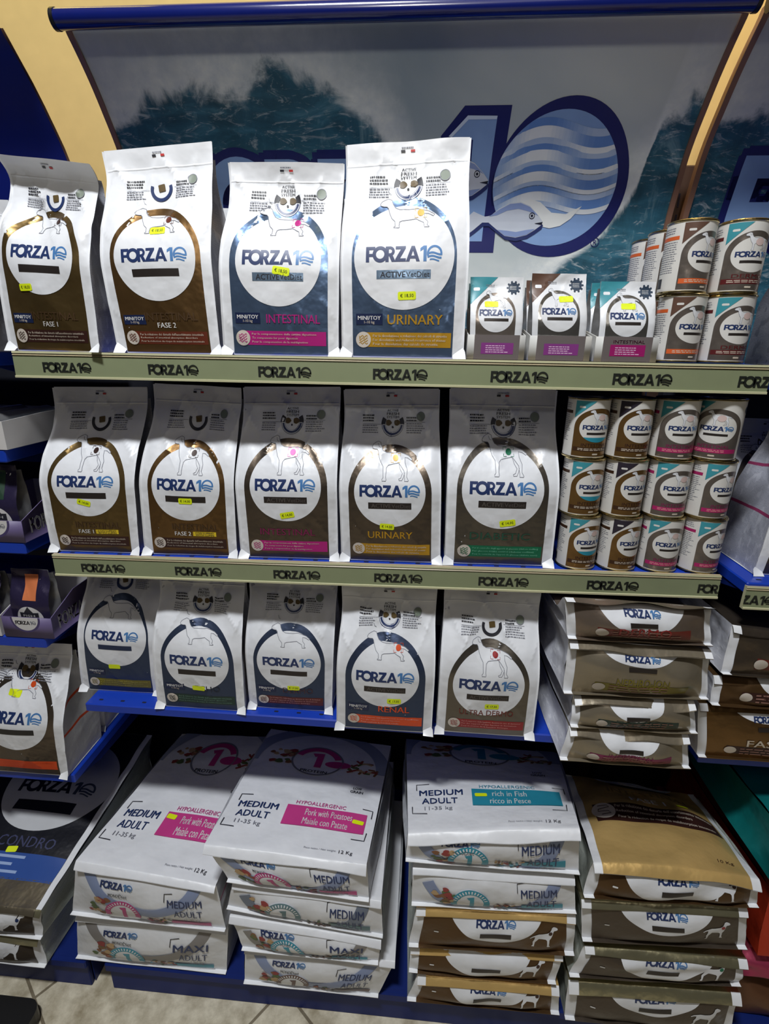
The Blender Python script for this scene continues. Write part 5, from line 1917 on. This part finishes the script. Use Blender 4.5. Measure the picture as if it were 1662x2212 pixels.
def tray_front_c(asp):
    A = Art()
    for (V, F), m, l in tray_front(asp).items:
        A.add(clip_half((V, F), 1, asp, True), m, l)
    return A


SA = Art(); SA.text('FORZA10', .075, .030, BOXW, 0, w=.11, h=.032, bold=.03)
make_tray('purple display tray on the left shelf holding dark pouches with green labels', -.175, -.056, .003, .20, 1.2053, .047, .085, PUR, tray_front_c(.047 / .119), SA, BOXW)
make_tray('lower purple display tray holding the pouch with orange label', -.150, -.036, .003, .17, .9788, .050, .082, PUR, tray_front_c(.050 / .114), SA, BOXW)
make_tray('white tray end beside the lower purple tray at the left edge', -.29, -.158, .003, .17, .9788, .046, .07, BOXW, None, None, BOXW)


def dark_pouch(label, x0, x1, y, z0, zt, patch, seed):
    sh = BagShape((x0, x1), (x0 + .002, x1 - .002, zt, zt), y, z0, .035, ytop=y + .02, seed=seed, bulge=.006, waist=0, dent=.002)
    A = Art()
    A.add(s_rect(-.5, 0, .5, sh.asp), foil('plum_foil', (52, 46, 76), .25, .4), 0)
    if patch:
        A.add(s_rect(-.14, sh.asp * .55, .22, sh.asp * .92), patch, 1)
    A.add(s_disc(.0, sh.asp * .25, .34, n=40), BOXW, 1)
    A.add(s_rect(-.24, sh.asp * .26, .24, sh.asp * .36), INKD, 2)
    A.add(tri_poly([(-.12, sh.asp * .36), (0, sh.asp * .46), (.12, sh.asp * .36)]), INKD, 2)
    A.text('FISH', 0, sh.asp * .31, BOXW, 3, w=.3, h=.06)
    return make_pouch(label, sh, A, (.05, .14, .05) if patch else None, backm=foil('plum_foil', (52, 46, 76), .25, .4))


GPAT = mat('dark_green_patch', (34, 62, 46), 0, .5); OPAT = mat('orange_patch', (206, 118, 74), 0, .45)
dark_pouch('dark plum pouch with green patch in the upper purple tray', -.160, -.072, .02, 1.2085, 1.362, GPAT, 131)
dark_pouch('dark plum pouch with orange patch in the lower purple tray', -.138, -.048, .02, .982, 1.128, OPAT, 132)
dark_pouch('plain dark plum pouch standing in the white tray at the left edge', -.275, -.172, .03, .982, 1.12, None, 133)

ORB = PANEL['taupe']
ORGG = gusset_mat('gusset_orange_rules', (196, 198, 196), (176, 178, 180), 90, ((210, 84, 48), (.38, .60)))
sh = BagShape((-.300, -.069), (-.258, -.043, .925, .930), -.002, .5985, .13, ytop=.06, seed=140, waist=.03, bulge=.014)
make_bag('taupe and white bag with bright orange stripe on the lowest left shelf', sh,
         bag_art(sh.asp, ORB, ORG, ORG, cv=.50, r=.36, ro=.425, spot=ORG, bar=None, bar_m=mat('black_bar_print', (30, 28, 30), 0, .4), seed=21, lines=REN, long=True, linecol=ORG), (-.06, .66, -.1, None), ORGG)
sh = BagShape((-.290, -.075), (-.258, -.060, .80, .80), .16, .5985, .12, ytop=.22, seed=141)
make_bag('pale bag with orange rules standing behind the orange striped bag', sh, bag_art(sh.asp, ORB, ORG, ORG, cv=.5, long=True, seed=22), None, ORGG)

# black plastic foot on the floor at the lower left corner
BLKP = mat('black_plastic', (20, 20, 22), 0, .4)
root = empty('floor_stand', (-.35, -.28, 0), 'black plastic floor stand foot at the lower left corner on the tiles', 'floor stand')
mb = MB()
V, F = s_rrect(-.62, -.62, -.130, -.155, .03)
n = len(V)
mb.add(np.column_stack([V, np.full(n, .045)]), F.tolist(), BLKP)
mb.add(np.concatenate([np.column_stack([V, np.zeros(n)]), np.column_stack([V, np.full(n, .045)])]), [[i, (i + 1) % n, (i + 1) % n + n, i + n] for i in range(n)], BLKP)
mb.build('foot_plate', root)
mb = MB(); mb.tube((-.42, -.42, .045), (-.42, -.42, .085), .03, BLKP, 24); mb.build('socket', root)

# ------------------------------------------------------------------ right shelving unit
LR = [(1.398, .1), (1.603, .1), (1.81, .1)]
shelf('blue shelf with green price rail at the right edge, second level', 1.382, 2.6, 1.1915, .44, rail=(1.1855, 1.1385, [(1.388, .1), (1.60, .1)], None))
shelf('blue shelf at the right edge, third level, under the bronze flat bags', 1.375, 2.6, .790, .44, lip=.026)
shelf('blue shelf at the right edge, top level', 1.385, 2.6, 1.584, .46, lip=.026)
MGG = gusset_mat('gusset_magenta_rules', (188, 190, 202), (130, 134, 150), 120, ((150, 60, 100), (.42, .72)))
sh = BagShape((1.415, 1.615), (1.435, 1.605, 1.49, 1.49), .045, 1.1925, .13, ytop=.12, seed=150)
make_bag('pale bag side with magenta rules on the right unit, second level', sh, bag_art(sh.asp, PANEL['taupe'], MAGD, MAG, name='INTESTINAL', seed=23), None, MGG)
sh = BagShape((1.405, 1.605), (1.425, 1.595, 1.47, 1.47), .195, 1.1925, .12, ytop=.26, seed=151)
make_bag('pale bag standing behind the magenta ruled bag on the right unit', sh, bag_art(sh.asp, PANEL['taupe'], MAGD, MAG, name='INTESTINAL', seed=24), None, MGG)
DKG = gusset_mat('gusset_dark_bag', (70, 70, 78), (110, 112, 120), 100)
sh = BagShape((1.395, 1.59), (1.402, 1.585, 1.80, 1.80), .06, 1.5848, .13, ytop=.13, seed=152)
make_bag('dark sided bag at the right edge beyond the top row cans', sh, bag_art(sh.asp, PANEL['navy'], TEAL, TEAL, long=True, mini=True, seed=25), None, DKG)


def rflat(label, bl, br, tl, tr, y, art_kw, seed, **kw):
    sh = SackShape(bl, br, tl, tr, y, y + .01, seed=seed, bulge=.012, length=.36, flap=.012, wr=.003, **kw)
    return make_sack(label, sh, WHITE, vet_base_art(sh.asp, **art_kw), art_kw['panel'], None, art_kw['panel'], PALG, fin_m=art_kw['panel'], ends=True, name='flat_pet_food_bag', cat='pet food bag')


rflat('gold bronze bag lying flat on the right unit, lowest of its pile', (1.366, .791), (1.640, .791), (1.352, .912), (1.62, .915), .0, dict(panel=PANEL['bronze'], dog=False, name='FASE 2', ncol=LINEW, stripe=DKB, discw=.30, tall=True, seed=31), 161)
rflat('dark brown bag lying flat on the right unit, middle of its pile', (1.366, .922), (1.640, .922), (1.366, .981), (1.63, .981), .0, dict(panel=BR, dog=False, name='FASE 1', ncol=DKB, stripe=DKB, discw=.2, logo=False, seed=32), 162)
rflat('grey brown bag lying flat on the right unit, topmost of its pile', (1.372, .995), (1.66, .995), (1.378, 1.098), (1.65, 1.06), .0, dict(panel=PANEL['taupe'], dog=False, name='DERMO', ncol=REDD, stripe=REDD, discw=.2, logo=False, seed=33), 163)
